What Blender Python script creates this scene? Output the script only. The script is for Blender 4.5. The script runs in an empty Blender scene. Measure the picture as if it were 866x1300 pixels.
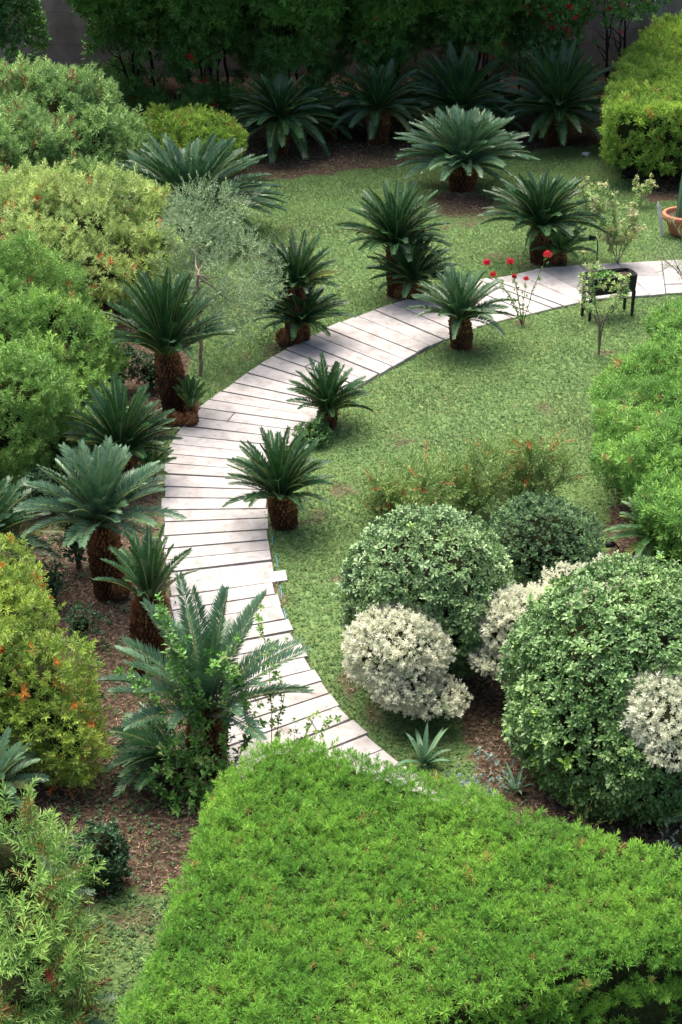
import bpy, math
import numpy as np
R = math.radians
rng = np.random.default_rng(7)
sc = bpy.context.scene
COL = sc.collection

# ------------------------------------------------------------------ camera model (photo is 866 x 1300)
F, PITCH, H = 2040.0, R(28.7), 10.0
cp, sp = math.cos(PITCH), math.sin(PITCH)
def ray(u, v):
    x = (u-433)/F; y = (v-650)/F
    return np.array([x, cp - y*sp, -sp - y*cp])
def P(u, v, z=0.0):                 # ray meets height z
    d = ray(u, v); t = (z-H)/d[2]
    return np.array([0, 0, H]) + d*t
def PY(u, v, Y):                    # ray meets depth Y
    d = ray(u, v); return np.array([0, 0, H]) + d*(Y/d[1])
def S(p):                           # photo pixels per metre at p
    return F/(p[1]*cp - (p[2]-H)*sp)
def proj(p):
    p = np.asarray(p, float)
    d = p[..., 1]*cp - (p[..., 2]-H)*sp
    up = p[..., 1]*sp + (p[..., 2]-H)*cp
    return 433 + F*p[..., 0]/d, 650 - F*up/d

cam_d = bpy.data.cameras.new('camera'); cam = bpy.data.objects.new('camera', cam_d); COL.objects.link(cam)
cam.location = (0, 0, H); cam.rotation_euler = (R(90)-PITCH, 0, 0)
cam_d.sensor_fit = 'VERTICAL'; cam_d.sensor_height = 36; cam_d.lens = 36*F/1300
cam_d.clip_end = 2000; sc.camera = cam

# ------------------------------------------------------------------ light
SUN_EL, SUN_AZ = 67, -25            # azimuth measured from +Y towards +X
w = bpy.data.worlds.new('World'); sc.world = w; w.use_nodes = True
nt = w.node_tree; bg = nt.nodes['Background']
sky = nt.nodes.new('ShaderNodeTexSky'); sky.sky_type = 'NISHITA'; sky.sun_disc = False
sky.sun_elevation = R(SUN_EL); sky.sun_rotation = R(SUN_AZ); sky.air_density = 1.0; sky.dust_density = 5.0; sky.ozone_density = 0.6
nt.links.new(sky.outputs[0], bg.inputs[0]); bg.inputs[1].default_value = 0.10
sl = bpy.data.lights.new('sun', 'SUN'); sl.energy = 2.8; sl.angle = R(60); sl.color = (1, .92, .80)
so = bpy.data.objects.new('sun', sl); COL.objects.link(so)
from mathutils import Vector
sd = Vector((math.sin(R(SUN_AZ))*math.cos(R(SUN_EL)), math.cos(R(SUN_AZ))*math.cos(R(SUN_EL)), math.sin(R(SUN_EL))))
so.rotation_euler = (-sd).to_track_quat('-Z', 'Y').to_euler(); so.location = (0, 20, 30)
vs = sc.view_settings; vs.view_transform = 'Standard'; vs.look = 'None'; vs.gamma = 1; vs.exposure = 1.48
sc.cycles.max_bounces = 6; sc.cycles.diffuse_bounces = 3; sc.cycles.glossy_bounces = 2; sc.cycles.transmission_bounces = 3
sc.cycles.transparent_max_bounces = 4

# ------------------------------------------------------------------ noise
def _h(ix, iy, iz, seed):
    n = (ix*374761393 + iy*668265263 + iz*2147483647 + seed*974711) & 0x7fffffff
    n = ((n ^ (n >> 13))*1274126177) & 0x7fffffff
    return ((n ^ (n >> 16)) & 0xffff)/65535.0
def noise3(p, s, seed=0):
    q = np.asarray(p)/s; i = np.floor(q).astype(np.int64); f = q-i; f = f*f*(3-2*f)
    r = 0
    for dx in (0, 1):
        for dy in (0, 1):
            for dz in (0, 1):
                wgt = (f[:, 0] if dx else 1-f[:, 0])*(f[:, 1] if dy else 1-f[:, 1])*(f[:, 2] if dz else 1-f[:, 2])
                r = r + wgt*_h(i[:, 0]+dx, i[:, 1]+dy, i[:, 2]+dz, seed)
    return r*2-1
def noise2(x, y, s, seed=0):
    return noise3(np.stack([x, y, np.zeros_like(x)], 1), s, seed)

# ------------------------------------------------------------------ mesh builder (quads)
class MB:
    def __init__(s): s.V = []; s.Fc = []; s.C = []; s.M = []; s.n = 0
    def add(s, V, Fq, C=None, mi=0):
        V = np.asarray(V, np.float32).reshape(-1, 3); Fq = np.asarray(Fq, np.int64).reshape(-1, 4)
        if C is None: C = np.full((len(V), 4), .5, np.float32)
        C = np.asarray(C, np.float32)
        if C.ndim == 1: C = np.tile(C, (len(V), 1))
        s.V.append(V); s.Fc.append(Fq+s.n); s.C.append(C); s.M.append(np.full(len(Fq), mi, np.int32)); s.n += len(V)
    def build(s, name, mats, parent=None, loc=None, smooth=False):
        V = np.concatenate(s.V); Fq = np.concatenate(s.Fc); C = np.concatenate(s.C); M = np.concatenate(s.M)
        if loc is not None: V = V - np.asarray(loc, np.float32)
        me = bpy.data.meshes.new(name)
        me.vertices.add(len(V)); me.vertices.foreach_set('co', V.ravel())
        me.loops.add(len(Fq)*4); me.loops.foreach_set('vertex_index', Fq.ravel().astype(np.int32))
        me.polygons.add(len(Fq)); me.polygons.foreach_set('loop_start', np.arange(0, len(Fq)*4, 4, dtype=np.int32))
        me.polygons.foreach_set('material_index', M)
        me.polygons.foreach_set('use_smooth', np.full(len(Fq), smooth))
        a = me.color_attributes.new('c', 'FLOAT_COLOR', 'POINT'); a.data.foreach_set('color', C.ravel())
        me.update(calc_edges=True)
        for m in (mats if isinstance(mats, (list, tuple)) else [mats]): me.materials.append(m)
        o = bpy.data.objects.new(name, me); COL.objects.link(o)
        if parent is not None: o.parent = parent
        elif loc is not None: o.location = loc
        return o
def empty(name, loc, label, cat, group=None):
    o = bpy.data.objects.new(name, None); COL.objects.link(o); o.location = loc; o.empty_display_size = .2
    return tag(o, label, cat, group)
def tag(o, label, cat, group=None):
    o['label'] = label; o['category'] = cat
    if group: o['group'] = group
    return o

def tube(mb, pts, rad, n=6, mi=0, C=(.5, .5, 0, 0)):
    pts = np.asarray(pts, float); m = len(pts); rad = np.broadcast_to(rad, m)
    T = np.gradient(pts, axis=0); T /= np.linalg.norm(T, axis=1, keepdims=True)+1e-9
    ref = np.where(np.abs(T[:, 2:3]) > .9, [[1., 0, 0]], [[0, 0, 1.]])
    A = np.cross(T, ref); A /= np.linalg.norm(A, axis=1, keepdims=True); B = np.cross(T, A)
    th = np.arange(n)*2*math.pi/n
    V = pts[:, None]+rad[:, None, None]*(A[:, None]*np.cos(th)[None, :, None]+B[:, None]*np.sin(th)[None, :, None])
    i = np.arange(m-1)[:, None]*n; j = np.arange(n)[None]; k = (j+1) % n
    mb.add(V.reshape(-1, 3), np.stack([i+j, i+k, i+n+k, i+n+j], -1).reshape(-1, 4), C, mi)
def smooth_path(pts, k=6, wob=0.0):
    pts = np.asarray(pts, float); t = np.arange(len(pts)); tt = np.linspace(0, len(pts)-1, (len(pts)-1)*k+1)
    out = np.stack([np.interp(tt, t, pts[:, a]) for a in range(3)], 1)
    for _ in range(3): out[1:-1] = (out[:-2]+2*out[1:-1]+out[2:])/4
    if wob: out[1:-1] += rng.normal(0, wob, out[1:-1].shape)
    return out
def box(mb, c, s, rz=0, mi=0, bev=0.0, taper=1.0):
    hx, hy, hz = np.asarray(s)/2
    V = []
    for z, k in ((-hz, taper), (hz, 1)):
        for x, y in ((-1, -1), (1, -1), (1, 1), (-1, 1)):
            V.append((x*hx*k, y*hy*k, z))
    V = np.array(V); cc, ss = math.cos(rz), math.sin(rz)
    V = np.stack([V[:, 0]*cc-V[:, 1]*ss, V[:, 0]*ss+V[:, 1]*cc, V[:, 2]], 1)+np.asarray(c)
    mb.add(V, [(3, 2, 1, 0), (4, 5, 6, 7), (0, 1, 5, 4), (1, 2, 6, 5), (2, 3, 7, 6), (3, 0, 4, 7)], (.5, 0, 0, 0), mi)

# ------------------------------------------------------------------ materials
def mat(name):
    m = bpy.data.materials.new(name); m.use_nodes = True; t = m.node_tree
    return m, t, t.nodes, t.links, t.nodes['Principled BSDF']
def c4(c): return (c[0], c[1], c[2], 1)
GAIN = {'hedge': 1.45}
def lift(c, g): return tuple(min(.8, q*g) for q in c)
def leafmat(name, cols, tip=None, tipamt=.5, flush=None, rough=.45, spec=.4, trans=.25, nscale=1.5, nvar=.35):
    if any(k in name for k in ('hedge', 'bottlebrush', 'green_leaves', 'orange', 'olive', 'pitto', 'bush_leaves', 'citrus', 'back_tree', 'vine')) : cols = [lift(c, 1.12) for c in cols]; tip = lift(tip, 1.15) if tip else tip
    m, t, N, L, bs = mat(name)
    at = N.new('ShaderNodeAttribute'); at.attribute_name = 'c'
    sep = N.new('ShaderNodeSeparateColor'); L.new(at.outputs['Color'], sep.inputs[0])
    rp = N.new('ShaderNodeValToRGB'); L.new(sep.outputs[0], rp.inputs[0])
    el = rp.color_ramp.elements
    el[0].position = 0; el[0].color = c4(cols[0]); el[1].position = 1; el[1].color = c4(cols[-1])
    for k, c in enumerate(cols[1:-1]):
        e = el.new((k+1)/(len(cols)-1)); e.color = c4(c)
    out = rp.outputs[0]
    def mix(a, b, fac, mode='MIX'):
        x = N.new('ShaderNodeMix'); x.data_type = 'RGBA'; x.blend_type = mode
        L.new(fac, x.inputs[0]) if not isinstance(fac, float) else setattr(x.inputs[0], 'default_value', fac)
        L.new(a, x.inputs[6])
        if isinstance(b, tuple): x.inputs[7].default_value = b
        else: L.new(b, x.inputs[7])
        return x.outputs[2]
    if tip:
        mu = N.new('ShaderNodeMath'); mu.operation = 'MULTIPLY'; L.new(sep.outputs[1], mu.inputs[0]); mu.inputs[1].default_value = tipamt
        out = mix(out, c4(tip), mu.outputs[0])
    if flush: out = mix(out, c4(flush), sep.outputs[2])
    # slow variation from plant part to plant part
    geo = N.new('ShaderNodeNewGeometry'); ns = N.new('ShaderNodeTexNoise'); ns.inputs['Scale'].default_value = nscale; ns.inputs['Detail'].default_value = 3
    L.new(geo.outputs['Position'], ns.inputs['Vector'])
    hs = N.new('ShaderNodeHueSaturation'); mr = N.new('ShaderNodeMapRange')
    mr.inputs[1].default_value = .3; mr.inputs[2].default_value = .7; mr.inputs[3].default_value = 1-nvar; mr.inputs[4].default_value = 1+nvar
    L.new(ns.outputs[0], mr.inputs[0]); L.new(mr.outputs[0], hs.inputs['Value']); L.new(out, hs.inputs['Color'])
    mr2 = N.new('ShaderNodeMapRange'); mr2.inputs[1].default_value = .3; mr2.inputs[2].default_value = .7; mr2.inputs[3].default_value = .512; mr2.inputs[4].default_value = .488
    L.new(ns.outputs[0], mr2.inputs[0]); L.new(mr2.outputs[0], hs.inputs['Hue'])
    out = hs.outputs[0]
    L.new(out, bs.inputs['Base Color']); bs.inputs['Roughness'].default_value = rough; bs.inputs['Specular IOR Level'].default_value = spec
    trans *= .6
    if trans > 0:
        tr = N.new('ShaderNodeBsdfTranslucent'); L.new(out, tr.inputs[0]); ms = N.new('ShaderNodeMixShader'); ms.inputs[0].default_value = trans
        L.new(bs.outputs[0], ms.inputs[1]); L.new(tr.outputs[0], ms.inputs[2]); L.new(ms.outputs[0], N['Material Output'].inputs[0])
    return m
def noisemat(name, cols, scale=8, rough=.8, bump=.3, spec=.3, detail=6, dist=.0, bscale=None, metal=0):
    m, t, N, L, bs = mat(name)
    tc = N.new('ShaderNodeNewGeometry'); ns = N.new('ShaderNodeTexNoise'); ns.inputs['Scale'].default_value = scale; ns.inputs['Detail'].default_value = detail
    ns.inputs['Roughness'].default_value = .65
    L.new(tc.outputs['Position'], ns.inputs['Vector'])
    rp = N.new('ShaderNodeValToRGB'); L.new(ns.outputs[0], rp.inputs[0]); el = rp.color_ramp.elements
    el[0].position = .3; el[0].color = c4(cols[0]); el[1].position = .7; el[1].color = c4(cols[-1])
    for k, c in enumerate(cols[1:-1]):
        e = el.new(.3+.4*(k+1)/(len(cols)-1)); e.color = c4(c)
    L.new(rp.outputs[0], bs.inputs['Base Color']); bs.inputs['Roughness'].default_value = rough; bs.inputs['Specular IOR Level'].default_value = spec
    bs.inputs['Metallic'].default_value = metal
    if bump:
        n2 = N.new('ShaderNodeTexNoise'); n2.inputs['Scale'].default_value = bscale or scale*3; n2.inputs['Detail'].default_value = 5
        L.new(tc.outputs['Position'], n2.inputs['Vector'])
        b = N.new('ShaderNodeBump'); b.inputs['Strength'].default_value = bump; b.inputs['Distance'].default_value = .02
        L.new(n2.outputs[0], b.inputs['Height']); L.new(b.outputs[0], bs.inputs['Normal'])
    return m

M = {}
# fresh clipped podocarpus hedges
M['hedge'] = leafmat('clipped_hedge_leaves', [(.036, .130, .014), (.088, .255, .026), (.165, .365, .044)], (.31, .50, .085), .7, (.42, .26, .10), trans=.3, nvar=.2, rough=.5)
M['hedge_yellow'] = leafmat('yellow_hedge_leaves', [(.06, .17, .025), (.15, .31, .04), (.27, .42, .06)], (.44, .54, .09), .6, (.42, .22, .07), trans=.3, nvar=.25)
M['hedge_mid'] = leafmat('soft_hedge_leaves', [(.045, .14, .030), (.105, .265, .05), (.20, .39, .08)], (.32, .50, .12), .6, (.40, .22, .10), trans=.3, nvar=.25)
M['brush_pale'] = leafmat('pale_bottlebrush_leaves', [(.07, .17, .05), (.16, .31, .085), (.28, .43, .15)], (.38, .50, .19), .6, (.24, .030, .022), trans=.3, nvar=.25)
M['brush_green'] = leafmat('green_bottlebrush_leaves', [(.055, .15, .030), (.13, .29, .055), (.24, .42, .09)], (.36, .50, .13), .6, (.26, .04, .025), trans=.3, nvar=.3)
M['shrub_straw'] = leafmat('straw_green_leaves', [(.12, .22, .05), (.27, .40, .10), (.42, .52, .19)], (.52, .56, .24), .5, (.55, .07, .035), trans=.3, nvar=.3)
M['shrub_orange'] = leafmat('orange_tipped_leaves', [(.08, .18, .028), (.19, .33, .045), (.36, .45, .07)], (.44, .48, .10), .5, (.62, .14, .03), trans=.3, nvar=.3)
M['shrub_wild'] = leafmat('wild_bottlebrush_leaves', [(.04, .13, .025), (.09, .24, .04), (.19, .37, .08)], (.44, .52, .16), .6, (.20, .030, .02), trans=.25, nvar=.3)
M['olive'] = leafmat('olive_leaves', [(.09, .16, .075), (.20, .30, .15), (.36, .45, .27)], (.40, .48, .28), .4, None, rough=.5, trans=.15, nvar=.3)
M['pitto'] = leafmat('glossy_pittosporum_leaves', [(.038, .100, .028), (.10, .195, .060), (.26, .38, .18)], (.26, .38, .14), .3, (.22, .42, .05), rough=.4, spec=.5, trans=.15, nvar=.25)
M['pitto_green'] = leafmat('green_pittosporum_leaves', [(.028, .085, .020), (.075, .175, .042), (.20, .33, .12)], (.24, .36, .10), .35, (.22, .42, .05), rough=.38, spec=.5, trans=.15, nvar=.25)
M['dark_bush'] = leafmat('dark_box_leaves', [(.014, .045, .018), (.028, .085, .032), (.055, .13, .05)], (.06, .14, .05), .3, None, rough=.42, spec=.45, trans=.15)
M['mid_bush'] = leafmat('grey_green_bush_leaves', [(.035, .085, .035), (.07, .15, .06), (.14, .24, .10)], (.16, .25, .11), .3, None, rough=.5, trans=.2)
M['white'] = leafmat('cream_variegated_leaves', [(.38, .44, .27), (.66, .68, .50), (.80, .80, .66)], (.83, .83, .70), .6, (.20, .30, .13), rough=.6, trans=.5, nvar=.12)
M['clover'] = leafmat('clover_leaves', [(.05, .14, .035), (.10, .23, .06), (.16, .30, .09)], None, 0, None, trans=.25)
M['citrus'] = leafmat('citrus_leaves', [(.045, .15, .025), (.095, .25, .04), (.18, .34, .065)], (.24, .40, .08), .3, (.30, .42, .12), rough=.35, spec=.5, trans=.3, nvar=.15)
M['citrus_pale'] = leafmat('pale_citrus_leaves', [(.10, .24, .05), (.24, .38, .10), (.45, .52, .22)], (.5, .55, .28), .4, (.5, .5, .25), rough=.4, trans=.3, nvar=.15)
M['backtree'] = leafmat('back_tree_leaves', [(.035, .115, .022), (.09, .235, .045), (.20, .38, .08)], (.08, .18, .05), .3, (.45, .035, .02), trans=.2, nvar=.4)
M['vine'] = leafmat('vine_leaves', [(.03, .11, .028), (.07, .20, .05), (.15, .32, .08)], (.07, .17, .05), .3, (.45, .035, .03), trans=.2, nvar=.3)
M['cycad'] = leafmat('cycad_leaflets', [(.010, .045, .014), (.020, .078, .022), (.042, .125, .038)], (.06, .15, .05), .25, (.20, .22, .05), rough=.36, spec=.5, trans=.1, nvar=.2)
M['cycad_blue'] = leafmat('blue_cycad_leaflets', [(.020, .070, .028), (.042, .115, .050), (.085, .185, .090)], (.10, .20, .09), .3, (.20, .22, .05), rough=.36, spec=.55, trans=.1, nvar=.2)
M['cycad_grey'] = leafmat('grey_cycad_leaflets', [(.034, .090, .044), (.068, .158, .082), (.14, .26, .14)], (.17, .28, .15), .3, (.20, .22, .05), rough=.36, spec=.55, trans=.12, nvar=.2)
M['cycad_young'] = leafmat('young_cycad_leaflets', [(.025, .09, .025), (.05, .15, .04), (.09, .21, .06)], (.10, .22, .06), .3, (.20, .22, .05), rough=.4, spec=.5, trans=.15, nvar=.2)
M['rachis'] = noisemat('frond_midribs', [(.16, .20, .06), (.26, .28, .10)], 9, .5, 0)
M['cycad_trunk'] = leafmat('cycad_trunk_scales', [(.030, .014, .009), (.075, .033, .018), (.15, .068, .032)], (.27, .13, .06), .6, (.42, .20, .08), rough=.8, spec=.2, trans=0, nvar=.25, nscale=6)
M['bark'] = noisemat('brown_bark', [(.05, .030, .018), (.14, .095, .06)], 14, .85, .5)
M['bark_grey'] = noisemat('grey_bark', [(.13, .10, .075), (.28, .23, .18)], 14, .85, .5)
M['bark_dark'] = noisemat('dark_bark', [(.012, .009, .007), (.035, .025, .018)], 14, .9, .3)
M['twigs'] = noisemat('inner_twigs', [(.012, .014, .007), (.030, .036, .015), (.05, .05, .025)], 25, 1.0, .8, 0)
M['loose'] = leafmat('loose_shrub_leaves', [(.08, .17, .045), (.17, .29, .075), (.32, .43, .14)], (.36, .46, .15), .3, (.45, .16, .05), trans=.25, nvar=.3)
M['grass'] = leafmat('lawn_leaves', [(.075, .155, .046), (.13, .24, .078), (.21, .34, .125)], (.23, .35, .13), .2, (.26, .22, .08), rough=.6, spec=.3, trans=.2, nscale=.8, nvar=.32)
M['litter'] = leafmat('dry_leaf_litter', [(.10, .045, .028), (.26, .16, .11), (.46, .36, .27)], None, 0, None, rough=.8, trans=.1, nvar=.2)
M['black'] = noisemat('black_plastic', [(.010, .010, .012), (.016, .016, .019)], 20, .55, 0, .25)
M['soilmix'] = noisemat('potting_soil', [(.02, .012, .008), (.07, .045, .03)], 30, .95, .6)
M['terracotta'] = noisemat('terracotta', [(.34, .125, .065), (.46, .19, .105)], 9, .8, .2)
M['white_paint'] = noisemat('weathered_white_paint', [(.45, .45, .42), (.68, .68, .65)], 14, .6, .2)
M['stone'] = noisemat('pale_field_stone', [(.38, .37, .38), (.55, .54, .55)], 10, .8, .4)
M['cactus'] = noisemat('cactus_skin', [(.05, .14, .07), (.12, .22, .11)], 20, .5, .2)
M['hose'] = noisemat('blue_hose_plastic', [(.03, .16, .20), (.09, .26, .32)], 7, .45, 0)
M['rose'] = leafmat('red_petals', [(.42, .010, .016), (.62, .022, .030), (.75, .06, .06)], None, 0, None, rough=.5, trans=.2, nvar=.05)
M['yellow'] = leafmat('yellow_petals', [(.5, .42, .12), (.6, .5, .2)], None, 0, None, trans=.2)

# ------------------------------------------------------------------ leaf and sprig templates
def kite(L, W, fold=0.0, fat=.5):
    V = np.array([(0, 0, 0), (-W/2, fat*L, fold*W), (0, L, -.06*L), (W/2, fat*L, fold*W)], float)
    return V, np.array([[0, 1, 2, 3]]), np.array([0, .5, 1, .5])
def folded(L, W, fold=.25, fat=.58):
    V = np.array([(0, 0, 0), (-W/2, fat*L, fold*W), (0, L, -.1*L), (W/2, fat*L, fold*W), (0, fat*L, 0)], float)
    return V, np.array([[0, 4, 2, 1], [0, 3, 2, 4]]), np.array([0, .5, 1, .5, .4])
def sprig(nl, L, W, stem, a0=75, a1=20, leaf='kite', jit=.25, rs=None, fold=.2, fat=.5):
    """stem along +z, leaves spiralling round it. returns V,F,tip,leafid"""
    rs = rs or rng
    Vs, Fs, Ts, Is = [], [], [], []; n = 0
    for k in range(nl):
        t = (k+.5)/nl
        ang = R(a0+(a1-a0)*t + rs.normal(0, 10)); az = k*2.39996+rs.normal(0, .3)
        l = L*(1-.25*t)*(1+rs.normal(0, jit*.5))
        V, Fq, T = (kite if leaf == 'kite' else folded)(l, W*(1+rs.normal(0, jit*.4)), fold, fat)
        # local: leaf along y, normal z -> leaf direction tilted by ang from +z, surface facing up/inwards
        d = np.array([math.sin(ang)*math.cos(az), math.sin(ang)*math.sin(az), math.cos(ang)])
        side = np.array([-math.sin(az), math.cos(az), 0])
        nrm = np.cross(d, side)*-1
        if nrm[2] < 0: nrm = -nrm
        W3 = V[:, :1]*side + V[:, 1:2]*d + V[:, 2:3]*nrm + np.array([0, 0, stem*t])
        Vs.append(W3); Fs.append(Fq+n); Ts.append(T*(.4+.6*t)); Is.append(np.full(len(V), k)); n += len(V)
    return np.concatenate(Vs), np.concatenate(Fs), np.concatenate(Ts), np.concatenate(Is)
def variants(k, *a, **kw): return [sprig(*a, **kw) for _ in range(k)]
def frames(D):
    D = D/np.linalg.norm(D, axis=1, keepdims=True)
    a = rng.normal(size=D.shape); X = np.cross(D, a); X /= np.linalg.norm(X, axis=1, keepdims=True)
    return X, np.cross(D, X), D
def scatter(mb, tpl, pts, dirs, scale, flush=None, mi=0, rbias=0.0, rjit=.5):
    """put template sprigs at pts along dirs"""
    n = len(pts)
    if n == 0: return
    which = rng.integers(0, len(tpl), n)
    flush = np.zeros(n) if flush is None else flush
    scale = np.broadcast_to(scale, n)
    for k, (V, Fq, T, I) in enumerate(tpl):
        s = np.where(which == k)[0]; m = len(s)
        if m == 0: continue
        X, Y, Z = frames(dirs[s]); sc_ = scale[s][:, None, None]
        W3 = (V[None, :, 0:1]*X[:, None]+V[None, :, 1:2]*Y[:, None]+V[None, :, 2:3]*Z[:, None])*sc_ + pts[s][:, None]
        nl = I.max()+1
        lr = rng.random((m, nl))*rjit + rng.random((m, 1))*(1-rjit)+rbias
        C = np.zeros((m, len(V), 4), np.float32)
        C[..., 0] = np.clip(lr[:, I], 0, 1); C[..., 1] = T[None]; C[..., 2] = flush[s][:, None]
        FF = Fq[None]+(np.arange(m)*len(V))[:, None, None]
        mb.add(W3.reshape(-1, 3), FF.reshape(-1, 4), C.reshape(-1, 4), mi)

# ------------------------------------------------------------------ shapes as distance fields
def ell(c, r, pw=2.0):
    c = np.asarray(c); r = np.asarray(r)
    def f(p):
        q = np.abs((p-c)/r)+1e-6
        k0 = (q**pw).sum(1)**(1/pw)
        return (k0-1)*np.linalg.norm(p-c, axis=1)/k0
    return f, c-r, c+r, [('ell', c, r, pw)]
def polyprism(poly, z0, ztop, rnd=.15, slope=None):
    poly = np.asarray(poly, float)
    def f(p):
        x = p[:, :2]; d = np.full(len(x), 1e9); ins = np.zeros(len(x), bool)
        for a, b in zip(poly, np.roll(poly, -1, 0)):
            e = b-a; wv = x-a; t = np.clip((wv@e)/(e@e), 0, 1); dd = np.linalg.norm(wv-t[:, None]*e, axis=1); d = np.minimum(d, dd)
            c1 = (a[1] > x[:, 1]) != (b[1] > x[:, 1])
            xi = (b[0]-a[0])*(x[:, 1]-a[1])/((b[1]-a[1]) if b[1] != a[1] else 1e-9)+a[0]
            ins ^= c1 & (x[:, 0] < xi)
        d2 = np.where(ins, -d, d)+rnd
        zt = ztop if slope is None else ztop+slope(p)
        dz = np.maximum(p[:, 2]-zt, z0-p[:, 2])+rnd
        return np.minimum(np.maximum(d2, dz), 0)+np.hypot(np.maximum(d2, 0), np.maximum(dz, 0))-rnd
    lo = np.array([poly[:, 0].min(), poly[:, 1].min(), z0]); hi = np.array([poly[:, 0].max(), poly[:, 1].max(), ztop+.3])
    return f, lo, hi, [('poly', poly, z0, ztop)]
def union(shapes):
    fs = [s[0] for s in shapes]
    def f(p): return np.min([g(p) for g in fs], axis=0)
    return f, np.min([s[1] for s in shapes], 0), np.max([s[2] for s in shapes], 0), sum([s[3] for s in shapes], [])
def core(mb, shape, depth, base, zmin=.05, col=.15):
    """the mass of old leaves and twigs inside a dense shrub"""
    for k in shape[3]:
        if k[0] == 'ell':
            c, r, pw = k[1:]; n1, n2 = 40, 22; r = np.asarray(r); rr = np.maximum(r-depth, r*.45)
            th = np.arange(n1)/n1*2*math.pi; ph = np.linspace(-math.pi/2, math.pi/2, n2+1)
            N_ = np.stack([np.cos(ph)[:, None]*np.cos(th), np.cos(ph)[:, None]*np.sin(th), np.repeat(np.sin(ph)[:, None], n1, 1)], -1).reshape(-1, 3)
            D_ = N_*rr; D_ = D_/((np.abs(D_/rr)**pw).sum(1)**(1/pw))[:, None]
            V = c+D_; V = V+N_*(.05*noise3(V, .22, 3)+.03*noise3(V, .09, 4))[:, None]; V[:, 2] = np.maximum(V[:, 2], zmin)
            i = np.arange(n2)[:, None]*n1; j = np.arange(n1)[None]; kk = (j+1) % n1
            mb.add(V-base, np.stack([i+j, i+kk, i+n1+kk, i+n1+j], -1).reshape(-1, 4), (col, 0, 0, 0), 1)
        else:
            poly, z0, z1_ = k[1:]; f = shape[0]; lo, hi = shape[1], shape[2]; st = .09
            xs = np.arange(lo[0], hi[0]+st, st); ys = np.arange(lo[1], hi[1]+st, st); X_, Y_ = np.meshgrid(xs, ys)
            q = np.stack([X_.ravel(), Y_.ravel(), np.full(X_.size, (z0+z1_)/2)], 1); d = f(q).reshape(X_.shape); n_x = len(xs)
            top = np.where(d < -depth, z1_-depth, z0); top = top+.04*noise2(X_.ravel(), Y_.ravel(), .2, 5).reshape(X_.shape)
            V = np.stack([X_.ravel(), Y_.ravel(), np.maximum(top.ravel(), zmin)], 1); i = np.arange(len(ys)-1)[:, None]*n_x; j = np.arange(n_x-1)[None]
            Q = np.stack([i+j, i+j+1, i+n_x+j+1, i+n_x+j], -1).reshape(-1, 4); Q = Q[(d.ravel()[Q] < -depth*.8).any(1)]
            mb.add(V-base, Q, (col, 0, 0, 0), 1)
def shell_points(shape, n_per_m3, depth, lump=.06, lscale=.35, zmin=.04, seed=1, lump2=None):
    f0, lo, hi = shape[:3]
    lump2 = lump*.5 if lump2 is None else lump2
    def f(p): return f0(p)-lump*noise3(p, lscale, seed)-lump2*noise3(p, lscale*.4, seed+5)
    lo = lo-lump*1.6; hi = hi+lump*1.6; lo[2] = max(lo[2], zmin)
    n = int(np.prod(hi-lo)*n_per_m3); out = []; nrm = []; dep = []
    for c in range(0, n, 400000):
        p = lo+rng.random((min(400000, n-c), 3))*(hi-lo); d = f(p)
        # densest near the surface
        k = (d < 0) & (d > -depth) & (rng.random(len(d)) < (1+d/depth*.75)); p = p[k]; d = d[k]
        if len(p) == 0: continue
        e = .02; g = np.stack([f(p+np.eye(3)[a]*e)-d for a in range(3)], 1)
        g /= np.linalg.norm(g, axis=1, keepdims=True)+1e-9
        view = np.array([0, 0, H])-p; view /= np.linalg.norm(view, axis=1, keepdims=True)
        keep = ((g*view).sum(1) > -.25) | (rng.random(len(p)) < .35)
        U, V = proj(p); keep &= (U > -140) & (U < 1010) & (V < 1480) & (V > -260)
        out.append(p[keep]); nrm.append(g[keep]); dep.append(d[keep])
    return np.concatenate(out), np.concatenate(nrm), np.concatenate(dep)
def lobe(u, v, ru, rv, z, ry=None, pw=2.0):
    c = P(u, v, z); s = S(c); rx = ru/s; a = math.atan2(H-z, c[1])
    ry = rx if ry is None else ry
    vv = (rv/s)**2-(ry*math.sin(a))**2; rz = math.sqrt(max(vv, (.25*rv/s)**2))/math.cos(a)
    return ell(c, (rx, ry, rz), pw)
def stems(root, base, n, h, spread, rad, m, wob=.02):
    for k in range(n):
        a = rng.random()*6.28; r0 = rng.random()*.12*spread
        b = np.array([math.cos(a)*r0, math.sin(a)*r0, -.03]); t = np.array([math.cos(a)*spread*rng.uniform(.4, 1), math.sin(a)*spread*rng.uniform(.4, 1), h*rng.uniform(.8, 1)])
        mid = (b+t)/2+rng.normal(0, .06, 3)*h; mb = MB(); pts = smooth_path([b, mid, t], 5, wob*.3)
        tube(mb, pts, np.linspace(rad, rad*.35, len(pts)), 6)
        mb.build('stem', m, root, smooth=True)
DK = 2.1
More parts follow.
